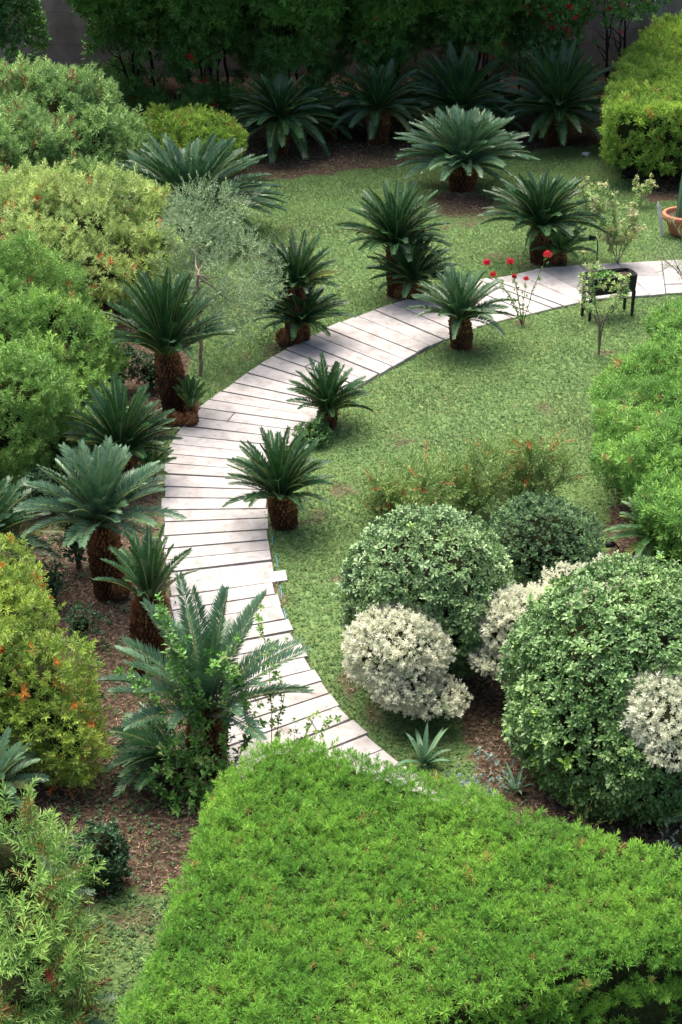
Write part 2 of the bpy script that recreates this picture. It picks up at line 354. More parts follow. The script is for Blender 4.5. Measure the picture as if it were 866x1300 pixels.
def shrub(name, label, cat, shape, material, tpl, dens, depth=.2, lump=.06, lscale=.35, upmix=.5, rnd=.45, scale=1.0, flush_p=0.0, flush_n=None, group=None, stem=4, seed=1, zmin=.05, lump2=None, stem_mat='bark', core_d=.7, shoots=.10, side_gaps=0, rjit=.5, sparse=0):
    f, lo, hi = shape[:3]; cx = (lo+hi)/2; base = np.array([cx[0], cx[1], 0.0])
    root = empty(name, base, label, cat, group)
    p, g, d = shell_points(shape, dens*DK, depth, lump, lscale, zmin, seed, lump2)
    if sparse: 
        k = noise3(p, .28, seed+40)+.5*noise3(p, .12, seed+41) > sparse-1; p, g, d = p[k], g[k], d[k]
    if side_gaps:
        k = (g[:, 2] > .4) | ((noise3(p, .16, seed+60) > side_gaps-1) & (rng.random(len(p)) < .7)); p, g, d = p[k], g[k], d[k]
    D = g*(1-upmix)+np.array([0, 0, upmix])+rng.normal(0, rnd, g.shape)
    sc_ = scale*rng.uniform(.75, 1.3, len(p))
    fl = (rng.random(len(p)) < flush_p).astype(float)*rng.uniform(.5, 1, len(p))
    if flush_p and flush_n: fl *= (noise3(p, flush_n, seed+9) > 0)
    mb = MB(); scatter(mb, tpl, p-base, D, sc_, fl, rjit=rjit)
    if shoots:
        k = (d > -.045) & (rng.random(len(p)) < shoots); q = p[k]+g[k]*.02
        scatter(mb, tpl, q-base, g[k]*.5+[0, 0, .7]+rng.normal(0, .25, q.shape), scale*rng.uniform(1.2, 1.7, len(q)), fl[k], rjit=.3, rbias=.25)
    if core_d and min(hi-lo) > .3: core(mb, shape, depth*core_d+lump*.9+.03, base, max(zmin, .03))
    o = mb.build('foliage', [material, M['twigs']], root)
    if stem: stems(root, base, stem, (hi[2])*.75, min(hi[0]-lo[0], hi[1]-lo[1])*.3, .025, M[stem_mat])
    return root

# ------------------------------------------------------------------ ground regions
def poly_px(pts, z=0): return np.array([P(u, v, z)[:2] for u, v in pts])
def inside(poly, x, y):
    ins = np.zeros(len(x), bool)
    for a, b in zip(poly, np.roll(poly, -1, 0)):
        c1 = (a[1] > y) != (b[1] > y); xi = (b[0]-a[0])*(y-a[1])/((b[1]-a[1]) if b[1] != a[1] else 1e-9)+a[0]
        ins ^= c1 & (x < xi)
    return ins
SECT = [((400, 1130), (610, 1050)), ((290, 975), (436, 912)), ((250, 872), (390, 843)), ((225, 800), (356, 778)), ((212, 735), (345, 717)), ((205, 668), (337, 662)),
        ((205, 610), (342, 617)), ((222, 545), (368, 562)), ((252, 520), (395, 538)), ((287, 494), (420, 518)), ((347, 452), (455, 492)), ((383, 436), (479, 478)),
        ((422, 416), (522, 453)), ((490, 390), (573, 427)), ((556, 369), (645, 407)), ((618, 355), (713, 391))]
SL = np.array([P(*a)[:2] for a, b in SECT]); SR = np.array([P(*b)[:2] for a, b in SECT])
PAVE = poly_px([(618, 355), (683, 342), (783, 335), (866, 331), (1100, 322), (1100, 366), (866, 374), (753, 382), (713, 391)])
PATH = np.concatenate([SL, PAVE[1:-1], SR[::-1]])
BED_L = poly_px([(-500, 1170), (-500, 250), (60, 300), (170, 400), (235, 430), (240, 470), (225, 500), (262, 510), (222, 542), (205, 605), (205, 670), (213, 740), (228, 800), (252, 872), (295, 975), (350, 1080), (240, 1130), (150, 1130), (90, 1180)])
BED_B = poly_px([(-500, 30), (-500, 260), (180, 300), (260, 262), (330, 228), (430, 220), (520, 207), (650, 193), (760, 187), (1000, 200), (1200, 30)])
BED_R = poly_px([(575, 860), (640, 830), (760, 800), (1200, 780), (1200, 1200), (700, 1130), (620, 1010), (585, 950)])
BED_R2 = poly_px([(775, 640), (1000, 560), (1000, 740), (765, 735)])
BED_P = poly_px([(815, 215), (1000, 215), (1000, 262), (820, 255)])
SPOTS = [(592, 260, 44, 17), (515, 557, 17, 6), (440, 622, 20, 9), (395, 665, 16, 6), (430, 735, 12, 8), (440, 870, 14, 22), (480, 905, 14, 26), (665, 412, 12, 4), (355, 445, 22, 9), (586, 442, 22, 6), (372, 545, 10, 8), (360, 670, 26, 6), (415, 543, 22, 8),
         (515, 381, 30, 7), (690, 336, 34, 6), (350, 760, 9, 30), (400, 650, 14, 7), (770, 450, 16, 5)]
def soilness(x, y):
    """0 lawn .. 1 bare soil"""
    jx = x+.10*noise2(x, y, .35, 3)+.04*noise2(x, y, .1, 4); jy = y+.16*noise2(x, y, .35, 5)+.06*noise2(x, y, .1, 6)
    s = np.zeros(len(x))
    for b in (BED_L, BED_B, BED_R, BED_R2, BED_P): s = np.maximum(s, inside(b, jx, jy))
    for u, v, ru, rv in SPOTS:
        c = P(u, v); k = S(c); rx = ru/k; ry = rv/k/math.sin(math.atan2(H, c[1])); q = ((jx-c[0])/rx)**2+((jy-c[1])/ry)**2
        s = np.maximum(s, np.clip(1.6-q*1.1, 0, 1)*(1 if u in (592,) else .8))
    s = np.maximum(s, .75*np.clip((noise2(x, y, .9, 21)+.6*noise2(x, y, .25, 22)-.78)*3, 0, 1))
    # thin moss and weeds come back in the beds
    return s
gx = np.concatenate([[-300, -120, -50, -25], np.arange(-14, 14.01, .1), [25, 50, 120, 300]])
gy = np.concatenate([[-100, -30, 0, 5], np.arange(8, 43.01, .1), [60, 100, 200, 400]])
X, Y = np.meshgrid(gx, gy); x = X.ravel(); y = Y.ravel()
s = soilness(x, y)
z = .025*noise2(x, y, 1.3, 8)+.012*noise2(x, y, .4, 9)
MC = P(590, 258); z = z+.10*np.exp(-(((x-MC[0])/.55)**2+((y-MC[1])/.6)**2))
pin = inside(PATH, x, y); z = np.where(pin, -.02, z-.005)
def ground_z(px, py):
    return .10*math.exp(-(((px-MC[0])/.55)**2+((py-MC[1])/.6)**2))
nx, ny = len(gx), len(gy)
i = np.arange(ny-1)[:, None]*nx; j = np.arange(nx-1)[None]
mb = MB(); mb.add(np.stack([x, y, z], 1), np.stack([i+j, i+j+1, i+nx+j+1, i+nx+j], -1).reshape(-1, 4), np.stack([s, pin*1.0, s*0, s*0], 1))
m, t, N, L, bs = mat('ground_surface')
at = N.new('ShaderNodeAttribute'); at.attribute_name = 'c'; sep = N.new('ShaderNodeSeparateColor'); L.new(at.outputs['Color'], sep.inputs[0])
geo = N.new('ShaderNodeNewGeometry')
def nz(scale, detail=6):
    n = N.new('ShaderNodeTexNoise'); n.inputs['Scale'].default_value = scale; n.inputs['Detail'].default_value = detail; L.new(geo.outputs['Position'], n.inputs['Vector']); return n.outputs[0]
def ramp(src, stops):
    r = N.new('ShaderNodeValToRGB'); L.new(src, r.inputs[0]); e = r.color_ramp.elements
    e[0].position, e[0].color = stops[0][0], c4(stops[0][1]); e[1].position, e[1].color = stops[-1][0], c4(stops[-1][1])
    for p_, c_ in stops[1:-1]: q = e.new(p_); q.color = c4(c_)
    return r.outputs[0]
green = ramp(nz(14), [(.3, (.06, .105, .035)), (.5, (.10, .165, .055)), (.7, (.17, .235, .09))])
soil = ramp(nz(22, 8), [(.3, (.022, .014, .009)), (.5, (.062, .042, .028)), (.72, (.16, .12, .085))])
joint = ramp(nz(30, 4), [(.35, (.06, .045, .032)), (.65, (.20, .16, .11))])
def mx(a, b, f):
    q = N.new('ShaderNodeMix'); q.data_type = 'RGBA'; L.new(f, q.inputs[0]); L.new(a, q.inputs[6]); L.new(b, q.inputs[7]); return q.outputs[2]
out = mx(mx(green, soil, sep.outputs[0]), joint, sep.outputs[1])
L.new(out, bs.inputs['Base Color']); bs.inputs['Roughness'].default_value = .95; bs.inputs['Specular IOR Level'].default_value = .15
b = N.new('ShaderNodeBump'); b.inputs['Strength'].default_value = .7; b.inputs['Distance'].default_value = .03; L.new(nz(45, 6), b.inputs['Height']); L.new(b.outputs[0], bs.inputs['Normal'])
g_ = mb.build('ground', m, smooth=True); g_['kind'] = 'structure'

# ------------------------------------------------------------------ path of stone slabs
m, t, N, L, bs = mat('pale_pink_limestone')
geo = N.new('ShaderNodeNewGeometry'); at = N.new('ShaderNodeAttribute'); at.attribute_name = 'c'; sep = N.new('ShaderNodeSeparateColor'); L.new(at.outputs['Color'], sep.inputs[0])
c1 = ramp(nz(5, 8), [(.25, (.27, .25, .240)), (.5, (.37, .348, .342)), (.75, (.42, .40, .395))])
hs = N.new('ShaderNodeHueSaturation'); mr = N.new('ShaderNodeMapRange'); mr.inputs[3].default_value = .86; mr.inputs[4].default_value = 1.1
L.new(sep.outputs[0], mr.inputs[0]); L.new(mr.outputs[0], hs.inputs['Value']); L.new(c1, hs.inputs['Color'])
dirt = ramp(nz(11, 8), [(.52, (0, 0, 0)), (.78, (.6, .6, .6))])
dc = N.new('ShaderNodeMix'); dc.data_type = 'RGBA'; L.new(dirt, dc.inputs[0]); L.new(hs.outputs[0], dc.inputs[6]); dc.inputs[7].default_value = (.19, .155, .125, 1)
L.new(dc.outputs[2], bs.inputs['Base Color']); bs.inputs['Roughness'].default_value = .8; bs.inputs['Specular IOR Level'].default_value = .25
b = N.new('ShaderNodeBump'); b.inputs['Strength'].default_value = .25; b.inputs['Distance'].default_value = .01; L.new(nz(60, 5), b.inputs['Height']); L.new(b.outputs[0], bs.inputs['Normal'])
M['slab'] = m
def slab(mb, quad, top=.035, th=.09, inset=.008):
    q = np.asarray(quad); q = np.c_[q, np.zeros(4)]; tilt = rng.normal(0, .0025, 4)
    c = q.mean(0); inn = q+(c-q)/np.linalg.norm(c-q, axis=1, keepdims=True)*inset
    V = np.concatenate([q+[0, 0, top-th], q+np.c_[np.zeros((4, 2)), top-.008+tilt], inn+np.c_[np.zeros((4, 2)), top+tilt]])
    k = [(8, 9, 10, 11)]
    for a in range(4):
        b_ = (a+1) % 4; k += [(a, b_, 4+b_, 4+a), (4+a, 4+b_, 8+b_, 8+a)]
    r = rng.random(); mb.add(V, k, (r, 0, 0, 0))
mb = MB()
# arclength resample of the two sides
mid = (SL+SR)/2; seg = np.r_[0, np.cumsum(np.linalg.norm(np.diff(mid, axis=0), axis=1))]
# widths of neighbouring slabs vary a little; joints stay open
sa = 0.0
def at_s(arr, s_): return np.array([np.interp(s_, seg, arr[:, 0]), np.interp(s_, seg, arr[:, 1])])
def sm(arr):
    ss = np.linspace(0, seg[-1], 200); a = np.stack([at_s(arr, q) for q in ss])
    for _ in range(60): a[1:-1] = (a[:-2]+2*a[1:-1]+a[2:])/4
    return ss, a
ss_, SLs = sm(SL); _, SRs = sm(SR)
def e_s(arr, s_): return np.array([np.interp(s_, ss_, arr[:, 0]), np.interp(s_, ss_, arr[:, 1])])
proud = P(355, 731)[:2]; done_proud = False
while sa < seg[-1]-.1:
    wd = rng.uniform(.235, .295) if sa < seg[-1]*.72 else rng.uniform(.30, .40); gap = rng.uniform(.016, .038)
    s0, s1 = sa, min(sa+wd, seg[-1])
    l0, l1, r0, r1 = e_s(SLs, s0), e_s(SLs, s1), e_s(SRs, s0), e_s(SRs, s1)
    ax = (r0-l0)/np.linalg.norm(r0-l0); ja, jb = rng.normal(0, .02), rng.normal(0, .022)
    if not done_proud and np.linalg.norm((r0+r1)/2-proud) < .28: jb = .15; done_proud = True
    l0 = l0+ax*ja; l1 = l1+ax*ja; r0 = r0+ax*jb; r1 = r1+ax*jb
    sk = rng.normal(0, .012); n_ = np.array([-ax[1], ax[0]]); r0 = r0+n_*sk; r1 = r1+n_*sk
    if rng.random() < .07:                      # some rows are made of two stones or cracked
        t_ = rng.uniform(.12, .45) if rng.random() < .6 else rng.uniform(.6, .85); g2 = .006 if rng.random() < .6 else .012
        c0 = l0+(r0-l0)*t_; c1_ = l1+(r1-l1)*(t_+rng.normal(0, .02))
        slab(mb, [l0, c0-ax*g2, c1_-ax*g2, l1]); slab(mb, [c0+ax*g2, r0, r1, c1_+ax*g2])
    else: slab(mb, [l0, r0, r1, l1], top=.035+rng.normal(0, .002))
    sa = s1+gap
# broad irregular flags at the far end
def upv(a, b, k): return P(a[0]+(b[0]-a[0])*k, a[1]+(b[1]-a[1])*k)[:2]
far_t = [(622, 356), (655, 350), (683, 343), (735, 338), (783, 336), (840, 333), (880, 331), (960, 328), (1040, 325)]
far_b = [(717, 391), (738, 386), (757, 382), (790, 379), (826, 377), (845, 375), (905, 372), (960, 370), (1040, 367)]
def shrink(q, g=.008):
    q = np.array(q); c = q.mean(0); return q+(c-q)/np.linalg.norm(c-q, axis=1, keepdims=True)*g*1.4
for k in range(len(far_t)-1):
    h0, h1 = .45+.2*math.sin(k*2.1), .45+.2*math.sin(k*2.1+.5)
    a, b_, c_, d_ = upv(far_b[k], far_t[k], 0), upv(far_b[k+1], far_t[k+1], 0), upv(far_b[k+1], far_t[k+1], h1), upv(far_b[k], far_t[k], h0)
    e_, f_ = upv(far_b[k+1], far_t[k+1], 1), upv(far_b[k], far_t[k], 1)
    if k < 2: slab(mb, shrink([a, b_, e_, f_], .012))
    else: slab(mb, shrink([a, b_, c_, d_])); slab(mb, shrink([d_, c_, e_, f_]))
pth = mb.build('path', M['slab']); pth['kind'] = 'structure'

# ------------------------------------------------------------------ lawn and litter (uncountable)
def grid_pts(n, v0=150, v1=1400):
    """random ground points, inside the area the photo and a little more can see"""
    Y0, Y1 = P(433, v1)[1], P(433, v0)[1]
    y = rng.uniform(Y0, Y1, n); hw = (y*cp+H*sp)*(500/F)+.3; x = rng.uniform(-1, 1, n)*hw
    k = rng.random(n) < hw/hw.max(); return x[k], y[k]
EDGE = .05
def scatter_flat(n, fn_keep, tpl, name, material, zoff, tilt, flush_fn, sc0, v0=150, v1=1400, on_path=False):
    x, y = grid_pts(n, v0, v1); k = fn_keep(x, y); x, y = x[k], y[k]
    k = np.full(len(x), True) if on_path else ~inside(PATH, x+rng.normal(0, .035, len(x)), y+rng.normal(0, .035, len(x))); x, y = x[k], y[k]
    zz = np.full(len(x), zoff) if on_path else zoff+.10*np.exp(-(((x-MC[0])/.55)**2+((y-MC[1])/.6)**2))+.025*noise2(x, y, 1.3, 8)+.012*noise2(x, y, .4, 9)
    D = np.stack([rng.normal(0, tilt, len(x)), rng.normal(0, tilt, len(x)), np.ones(len(x))], 1)
    mb = MB(); scatter(mb, tpl, np.stack([x, y, zz], 1), D, rng.uniform(.7, 1.3, len(x))*sc0, flush_fn(x, y), rjit=.85)
    o = mb.build(name, material); o['kind'] = 'stuff'; return o
tuft = variants(8, 5, .019, .012, .012, a0=80, a1=35, fat=.6)
def lawn_keep(x, y):
    s = soilness(x, y); return rng.random(len(x)) < (1-s)*1.0+.12*s*(noise2(x, y, .5, 33) > -.1)
lawn = scatter_flat(640000, lawn_keep, tuft, 'grass', M['grass'], .0, .35, lambda x, y: ((rng.random(len(x)) < .05+.25*np.clip(noise2(x, y, .8, 51), 0, 1)))*rng.uniform(.3, 1, len(x)), 1.0)
tag(lawn, 'short green ground cover lawn beside the curved stone path', 'grass')
chip = variants(5, 3, .045, .011, .004, a0=88, a1=80, fat=.5)
def lit_keep(x, y):
    s = soilness(x, y); return rng.random(len(x)) < s*np.clip(.6+.7*noise2(x, y, .7, 71), .06, 1)
lit = scatter_flat(90000, lit_keep, chip, 'leaf_litter', M['litter'], .004, .25, lambda x, y: np.zeros(len(x)), 1.0)
tag(lit, 'dry straw coloured leaf litter on the brown garden beds', 'leaf litter')
pk = lambda x, y: inside(PATH, x, y) & (rng.random(len(x)) < .05+.25*np.clip(noise2(x, y, .6, 91), 0, 1))
fallen = scatter_flat(30000, pk, variants(4, 2, .035, .010, .002, a0=88, a1=85), 'fallen_leaves', M['litter'], .036, .15, lambda x, y: np.zeros(len(x)), .9, on_path=True)
tag(fallen, 'scattered dry leaf bits lying on the pale path slabs', 'leaf litter')
jk = lambda x, y: inside(PATH, x, y) & (rng.random(len(x)) < np.clip(.25+.9*noise2(x, y, .5, 95), 0, 1))
moss = scatter_flat(260000, jk, tuft, 'moss', M['mid_bush'], .010, .3, lambda x, y: np.zeros(len(x)), .9, on_path=True)
tag(moss, 'green moss and tiny weeds growing in the joints between the path slabs', 'moss')
# weeds and low creeping plants in the shaded lower corner
def weed_keep(x, y):
    U, V = proj(np.stack([x, y, x*0], 1)); return (U < 330) & (V > 560) & (rng.random(len(x)) < .16+.5*np.clip(noise2(x, y, .6, 83)*2, 0, 1)+.8*np.clip(noise2(x, y, .45, 81)*2, 0, 1)*(V > 820)+.6*(V > 1120))
wt = variants(4, 6, .045, .020, .03, a0=80, a1=30, fat=.55)
weed = scatter_flat(45000, weed_keep, wt, 'ground_cover', M['mid_bush'], .0, .3, lambda x, y: np.zeros(len(x)), 1.0)
tag(weed, 'low dark green weeds between the shrubs and the big hedge', 'weeds')

# ------------------------------------------------------------------ cycads
def cycad(u, v, label, hw, th_px, tw_px, top_v, nf=34, mat_='cycad', el=(8, 82), droop=62, twist=.12, az_bias=None, pin=.16, lean=(0, 0), name='cycad', young=0, offsets=(), Lk=1.0, scale_w=1.0, yellow=.06, group='cycads planted along the path and beds', skirt=0):
    base = P(u, v); s = S(base); base[2] = ground_z(base[0], base[1])-.01
    a = math.atan2(H, base[1]); ca = math.cos(a)
    th = PY(u, v-th_px, base[1])[2]-base[2]; tr = tw_px/s/2; L = hw/s/.92*Lk; ztop = PY(u, top_v, base[1])[2]-base[2]
    root = empty(name, base, label, 'cycad', group)
    if lean == (0, 0): lean = tuple(rng.normal(0, .07, 2)*th)
    top = np.array([lean[0], lean[1], th])
    ktop = float(np.clip((ztop-th)/(L*.96), .45, 1.2))
    # trunk with overlapping leaf bases
    mb = MB(); n = 14; m_ = max(3, int(th/.12)+2)
    prof = np.linspace(0, 1, m_); pts = np.stack([lean[0]*prof**1.5, lean[1]*prof**1.5, prof*th], 1); pts[0, 2] = -.05
    tube(mb, pts, tr*(.86-.05*np.cos(prof*6)), n, C=(.1, 0, 0, 0))
    rowh = max(.035, tr*.30); rows = int(th/rowh)+2
    per = max(9, int(2*math.pi*tr/(.055))); per = min(per, 20)
    Vq = []; Fq = []; Cq = []
    k = 0
    for r_ in range(rows):
        zc = min(r_*rowh, th*1.02); f_ = min(zc/max(th, .01), 1); cx, cy = lean[0]*f_**1.5, lean[1]*f_**1.5
        rr = tr*(.84-.05*math.cos(f_*6))*(1.0 if r_ < rows-2 else .85)
        for c_ in range(per):
            an = (c_+.5*(r_ % 2))/per*2*math.pi+rng.normal(0, .04); co, si = math.cos(an), math.sin(an); wv = math.pi*rr/per*1.0; hh = rowh*rng.uniform(.8, 1.2)
            o = np.array([cx, cy, zc]); rd = np.array([co, si, 0]); tn = np.array([-si, co, 0]); up = np.array([0, 0, 1])
            out_ = rng.uniform(.22, .34)*tr+.008
            tipp = o+rd*(rr+out_)+up*hh*.95
            A = o+rd*rr*.97-tn*wv+up*0; B = o+rd*rr*.97+tn*wv; Cc = o+rd*rr*.97+up*hh*1.3
            Mx = o+rd*(rr+out_*.55)-up*.1*hh
            Vq += [A, Mx, tipp, Cc, B]; Fq += [(k, k+1, k+2, k+3), (k+1, k+4, k+3, k+2)]
            rc = rng.random(); fl = .85 if (f_ > .6 and rng.random() < .75) else 0
            Cq += [(rc, 0, fl*.3, 0), (rc, .2, fl*.3, 0), (rc, 1, fl, 0), (rc, .2, fl*.3, 0), (rc, 0, fl*.3, 0)]; k += 5
    mb.add(np.array(Vq), np.array(Fq), np.array(Cq))
    mb.build('trunk', M['cycad_trunk'], root)
    # crown
    mb = MB(); mbr = MB()
    ga = 2.39996; ph = rng.random()*6
    nf = int(nf*1.65)
    droop = droop*.80; el = ((el[0]+20, el[1]) if (group and 'path' in group) else (el[0]+6, el[1]))
    for f_ in range(nf):
        q = (f_+.5)/nf                                  # 0 inner .. 1 outer
        e0 = R(el[1]+(el[0]-el[1])*q**.85+rng.normal(0, 4)); az = ph+f_*ga+rng.normal(0, .12)
        if az_bias is not None and q > .3:
            az = az_bias[0]+((az-az_bias[0]+math.pi) % (2*math.pi)-math.pi)*az_bias[1]
        Lf = L*rng.uniform(.88, 1.06)*(ktop+(.93-ktop)*min(1, q*1.5))*(.80 if f_ < 3 and young else 1)
        dr = R(droop*(.40+.62*q)*rng.uniform(.8, 1.2)); tw = rng.normal(0, twist)
        ns = 16; sg = np.linspace(0, 1, ns)
        ee = e0-dr*sg**1.4; aa = az+tw*sg
        dirs = np.stack([np.cos(ee)*np.cos(aa), np.cos(ee)*np.sin(aa), np.sin(ee)], 1)
        st = top+np.array([math.cos(az), math.sin(az), 0])*tr*.45*(.3+.7*q)+np.array([0, 0, (1-q)*.05])
        pts = np.concatenate([[st], st+np.cumsum((dirs[:-1]+dirs[1:])/2*Lf/(ns-1), 0)])
        tube(mbr, pts, np.linspace(.011, .003, ns)*scale_w, 4, C=(.5, 0, 0, 0))
        npair = int(np.clip(Lf/.015, 30, 88)); tt = np.linspace(.10, .99, npair)
        tt2 = np.repeat(tt, 2); sidei = np.tile([1., -1.], npair); tt2 = tt2+rng.normal(0, .003, len(tt2)); tt2 = np.clip(tt2, 0, 1)
        O = np.stack([np.interp(tt2, sg, pts[:, b_]) for b_ in range(3)], 1)
        Fw = np.stack([np.interp(tt2, sg, dirs[:, b_]) for b_ in range(3)], 1); Fw /= np.linalg.norm(Fw, axis=1, keepdims=True)
        sd_ = np.cross(Fw, [0, 0, 1.]); sd_ /= np.linalg.norm(sd_, axis=1, keepdims=True)+1e-9
        # near-vertical inner fronds: keep the side vector tied to the azimuth
        up_ = np.cross(sd_, Fw)
        roll = rng.normal(0, .25); sd2 = sd_*math.cos(roll)+up_*math.sin(roll); up2 = -sd_*math.sin(roll)+up_*math.cos(roll)
        th_ = R(68)-R(34)*tt2; vv = R(rng.uniform(22, 40))
        D = Fw*np.cos(th_)[:, None]+(sd2*sidei[:, None]*math.cos(vv)+up2*math.sin(vv))*np.sin(th_)[:, None]
        D += rng.normal(0, .05, D.shape)
        pl = pin*(L/1.1)**.6*np.minimum(1, .35+tt2*3)*np.clip(1.15-tt2**3*.75, .3, 1)*rng.uniform(.9, 1.08, len(tt2))
        Wd = Fw-D*(Fw*D).sum(1, keepdims=True); Wd /= np.linalg.norm(Wd, axis=1, keepdims=True)
        wd = (.0092*scale_w)
        tips = O+D*pl[:, None]-np.array([0, 0, 1])*pl[:, None]*.10
        md = O+D*pl[:, None]*.45
        V4 = np.stack([O, md+Wd*wd, tips, md-Wd*wd], 1)
        C = np.zeros((len(O), 4, 4)); fr = rng.random()*.5; C[..., 0] = fr+rng.random((len(O), 1))*.5
        C[..., 1] = np.array([0, .5, 1, .5]); C[..., 2] = (1.0 if rng.random() < yellow*(q > .6) else 0)*.7
        mb.add(V4.reshape(-1, 3), np.arange(len(O)*4).reshape(-1, 4), C.reshape(-1, 4))
    cr = mb.build('crown', M[mat_], root); mbr.build('midribs', M['rachis'], cr)
    # orange woolly offsets at the foot
    for (ou, ov, orad) in offsets:
        p = P(ou, ov)-base; rr = orad/s; mbo = MB(); Vq = []; Fq = []; Cq = []; k = 0
        for r_ in range(8):
            lat = -.5+r_/7*1.9
            for c_ in range(11):
                an = (c_+.5*(r_ % 2))/11*6.283; cl = math.cos(lat); n_ = np.array([math.cos(an)*cl, math.sin(an)*cl, math.sin(lat)])
                tn = np.array([-math.sin(an), math.cos(an), 0]); up = np.cross(n_, tn)
                o = p+np.array([0, 0, rr*.9])+n_*rr*.8; wv = rr*.27
                Vq += [o-tn*wv, o-up*wv*.7, o+n_*rr*.25+up*wv*1.3, o+up*wv*1.2, o+tn*wv]; Fq += [(k, k+1, k+2, k+3), (k+1, k+4, k+3, k+2)]
                rc = rng.random(); Cq += [(rc, .1, .2, 0), (rc, .3, .3, 0), (rc, 1, .9, 0), (rc, .5, .4, 0), (rc, .1, .2, 0)]; k += 5
        mbo.add(np.array(Vq), np.array(Fq), np.array(Cq)); 
        tube(mbo, [p+[0, 0, -.02], p+[0, 0, rr*.4], p+[0, 0, rr*1.1], p+[0, 0, rr*1.6]], [rr*.6, rr*.85, rr*.75, rr*.1], 10, C=(.3, 0, .1, 0))
        mbo.build('offset', M['cycad_trunk'], root)
    return root

cycad(587, 243, 'large silvery blue-green cycad on its own bare soil mound in the far lawn', 84, 34, 32, 150, 78, 'cycad_grey', (-4, 84), 48, pin=.17, yellow=0)
cycad(503, 376, 'taller trunked dark cycad behind a low one at the far edge of the path', 72, 62, 22, 237, 40, 'cycad', (6, 78), 58)
cycad(522, 380, 'low bushy cycad with orange base tucked under the taller crown by the path', 60, 20, 16, 300, 34, 'cycad', (4, 76), 55, offsets=((508, 379, 9), (524, 380, 9), (534, 377, 7)))
cycad(686, 332, 'cycad with thick red-brown trunk at the far side of the path near the roses', 80, 42, 25, 225, 46, 'cycad', (0, 80), 55)
cycad(712, 335, 'small young cycad beside the thick red-brown trunk', 42, 14, 14, 285, 20, 'cycad_young', (10, 75), 60, offsets=((706, 335, 7),))
cycad(586, 440, 'cycad standing inside the bend on the lawn next to the rose stems', 68, 34, 26, 350, 32, 'cycad_blue', (4, 80), 55)
cycad(374, 436, 'upper of two dark cycad crowns at the outer path edge under the olive tree', 54, 68, 22, 305, 36, 'cycad', (8, 80), 55, lean=(.05, .1))
cycad(384, 433, 'lower spreading dark cycad with orange offsets below the olive tree', 62, 22, 18, 365, 34, 'cycad', (2, 70), 52, offsets=((361, 437, 11), (380, 431, 11)))
cycad(223, 520, 'tall arching cycad with orange crown base left of the path bend', 84, 70, 32, 350, 38, 'cycad', (18, 84), 46, pin=.17)
cycad(243, 534, 'small upright cycad with a round orange bulb at the path edge', 32, 16, 16, 480, 14, 'cycad_young', (38, 84), 40, offsets=((243, 541, 10), (226, 541, 10), (211, 538, 8)))
cycad(157, 612, 'deep green cycad with red trunk between the tall arching one and the widest one', 72, 36, 34, 480, 44, 'cycad', (12, 82), 52, pin=.17)
cycad(192, 610, 'thin young cycad growing at the path edge beside a red trunk', 38, 8, 10, 555, 14, 'cycad_young', (20, 80), 60, pin=.13)
cycad(140, 755, 'grey-green wide cycad on the thickest dark trunk left of the path', 98, 92, 38, 580, 36, 'cycad_grey', (4, 82), 50, pin=.18, offsets=((152, 758, 17),))
cycad(190, 835, 'sparse upright cycad with scaly trunk leaning over the path', 74, 72, 42, 655, 13, 'cycad', (34, 86), 52, pin=.15, offsets=((180, 850, 15),))
cycad(264, 985, 'big grey-green cycad rising behind the clipped foreground hedge', 128, 82, 46, 765, 21, 'cycad_grey', (2, 84), 40, pin=.19)
cycad(222, 985, 'dark blue low cycad fronds spreading left under the big cycad', 92, 22, 24, 905, 13, 'cycad', (0, 40), 62, az_bias=(math.pi, .38), pin=.17)
cycad(361, 668, 'cycad with dark stump trunk on the lawn edge inside the path', 68, 38, 32, 555, 36, 'cycad', (8, 82), 54)
cycad(415, 540, 'small cycad on the lawn edge beside the clover patch', 56, 20, 24, 462, 28, 'cycad', (8, 80), 56)
cycad(240, 300, 'broad blue-green cycad behind the olive tree', 112, 34, 30, 178, 66, 'cycad_blue', (-8, 70), 50, pin=.18, yellow=0)
cycad(-12, 745, 'dark blue-green cycad cut by the frame edge behind the orange tipped shrub', 98, 50, 34, 620, 40, 'cycad', (-6, 80), 58, pin=.18)
cycad(-14, 955, 'cycad fronds poking out behind the orange tipped shrub', 62, 40, 26, 860, 26, 'cycad_blue', (0, 75), 58)
cycad(2, 1050, 'blue-grey cycad between the orange tipped shrub and the wild bottlebrush', 68, 40, 26, 950, 26, 'cycad_grey', (0, 75), 60)
cycad(36, 1195, 'dark cycad fronds under the wild bottlebrush beside the weeds', 86, 24, 30, 1110, 22, 'cycad', (0, 60), 60)
cycad(66, 1335, 'cycad fronds at the very bottom corner below the wild bottlebrush', 80, 24, 30, 1270, 20, 'cycad_blue', (5, 60), 60)
BG = 'shaded cycads along the back wall'
cycad(582, 180, 'shaded wide cycad in the back bed directly behind the silvery one', 72, 42, 26, 65, 46, 'cycad', (-8, 80), 46, pin=.19, group=BG)
cycad(706, 184, 'largest dark cycad in the back bed beside the yellow-green hedge', 76, 44, 28, 60, 50, 'cycad', (-10, 82), 48, pin=.19, group=BG)
cycad(480, 183, 'dark cycad in the back bed with yellowing lowest fronds', 66, 44, 26, 85, 40, 'cycad', (-10, 80), 50, pin=.18, group=BG, yellow=.15)
cycad(352, 195, 'drooping dark cycad in the back bed next to the yellow-green shrub', 72, 46, 26, 100, 42, 'cycad', (-22, 76), 55, pin=.19, group=BG, yellow=.05)
cycad(418, 178, 'small dark cycad squeezed between two larger ones in the back bed', 48, 20, 18, 120, 24, 'cycad', (0, 70), 55, group=BG)
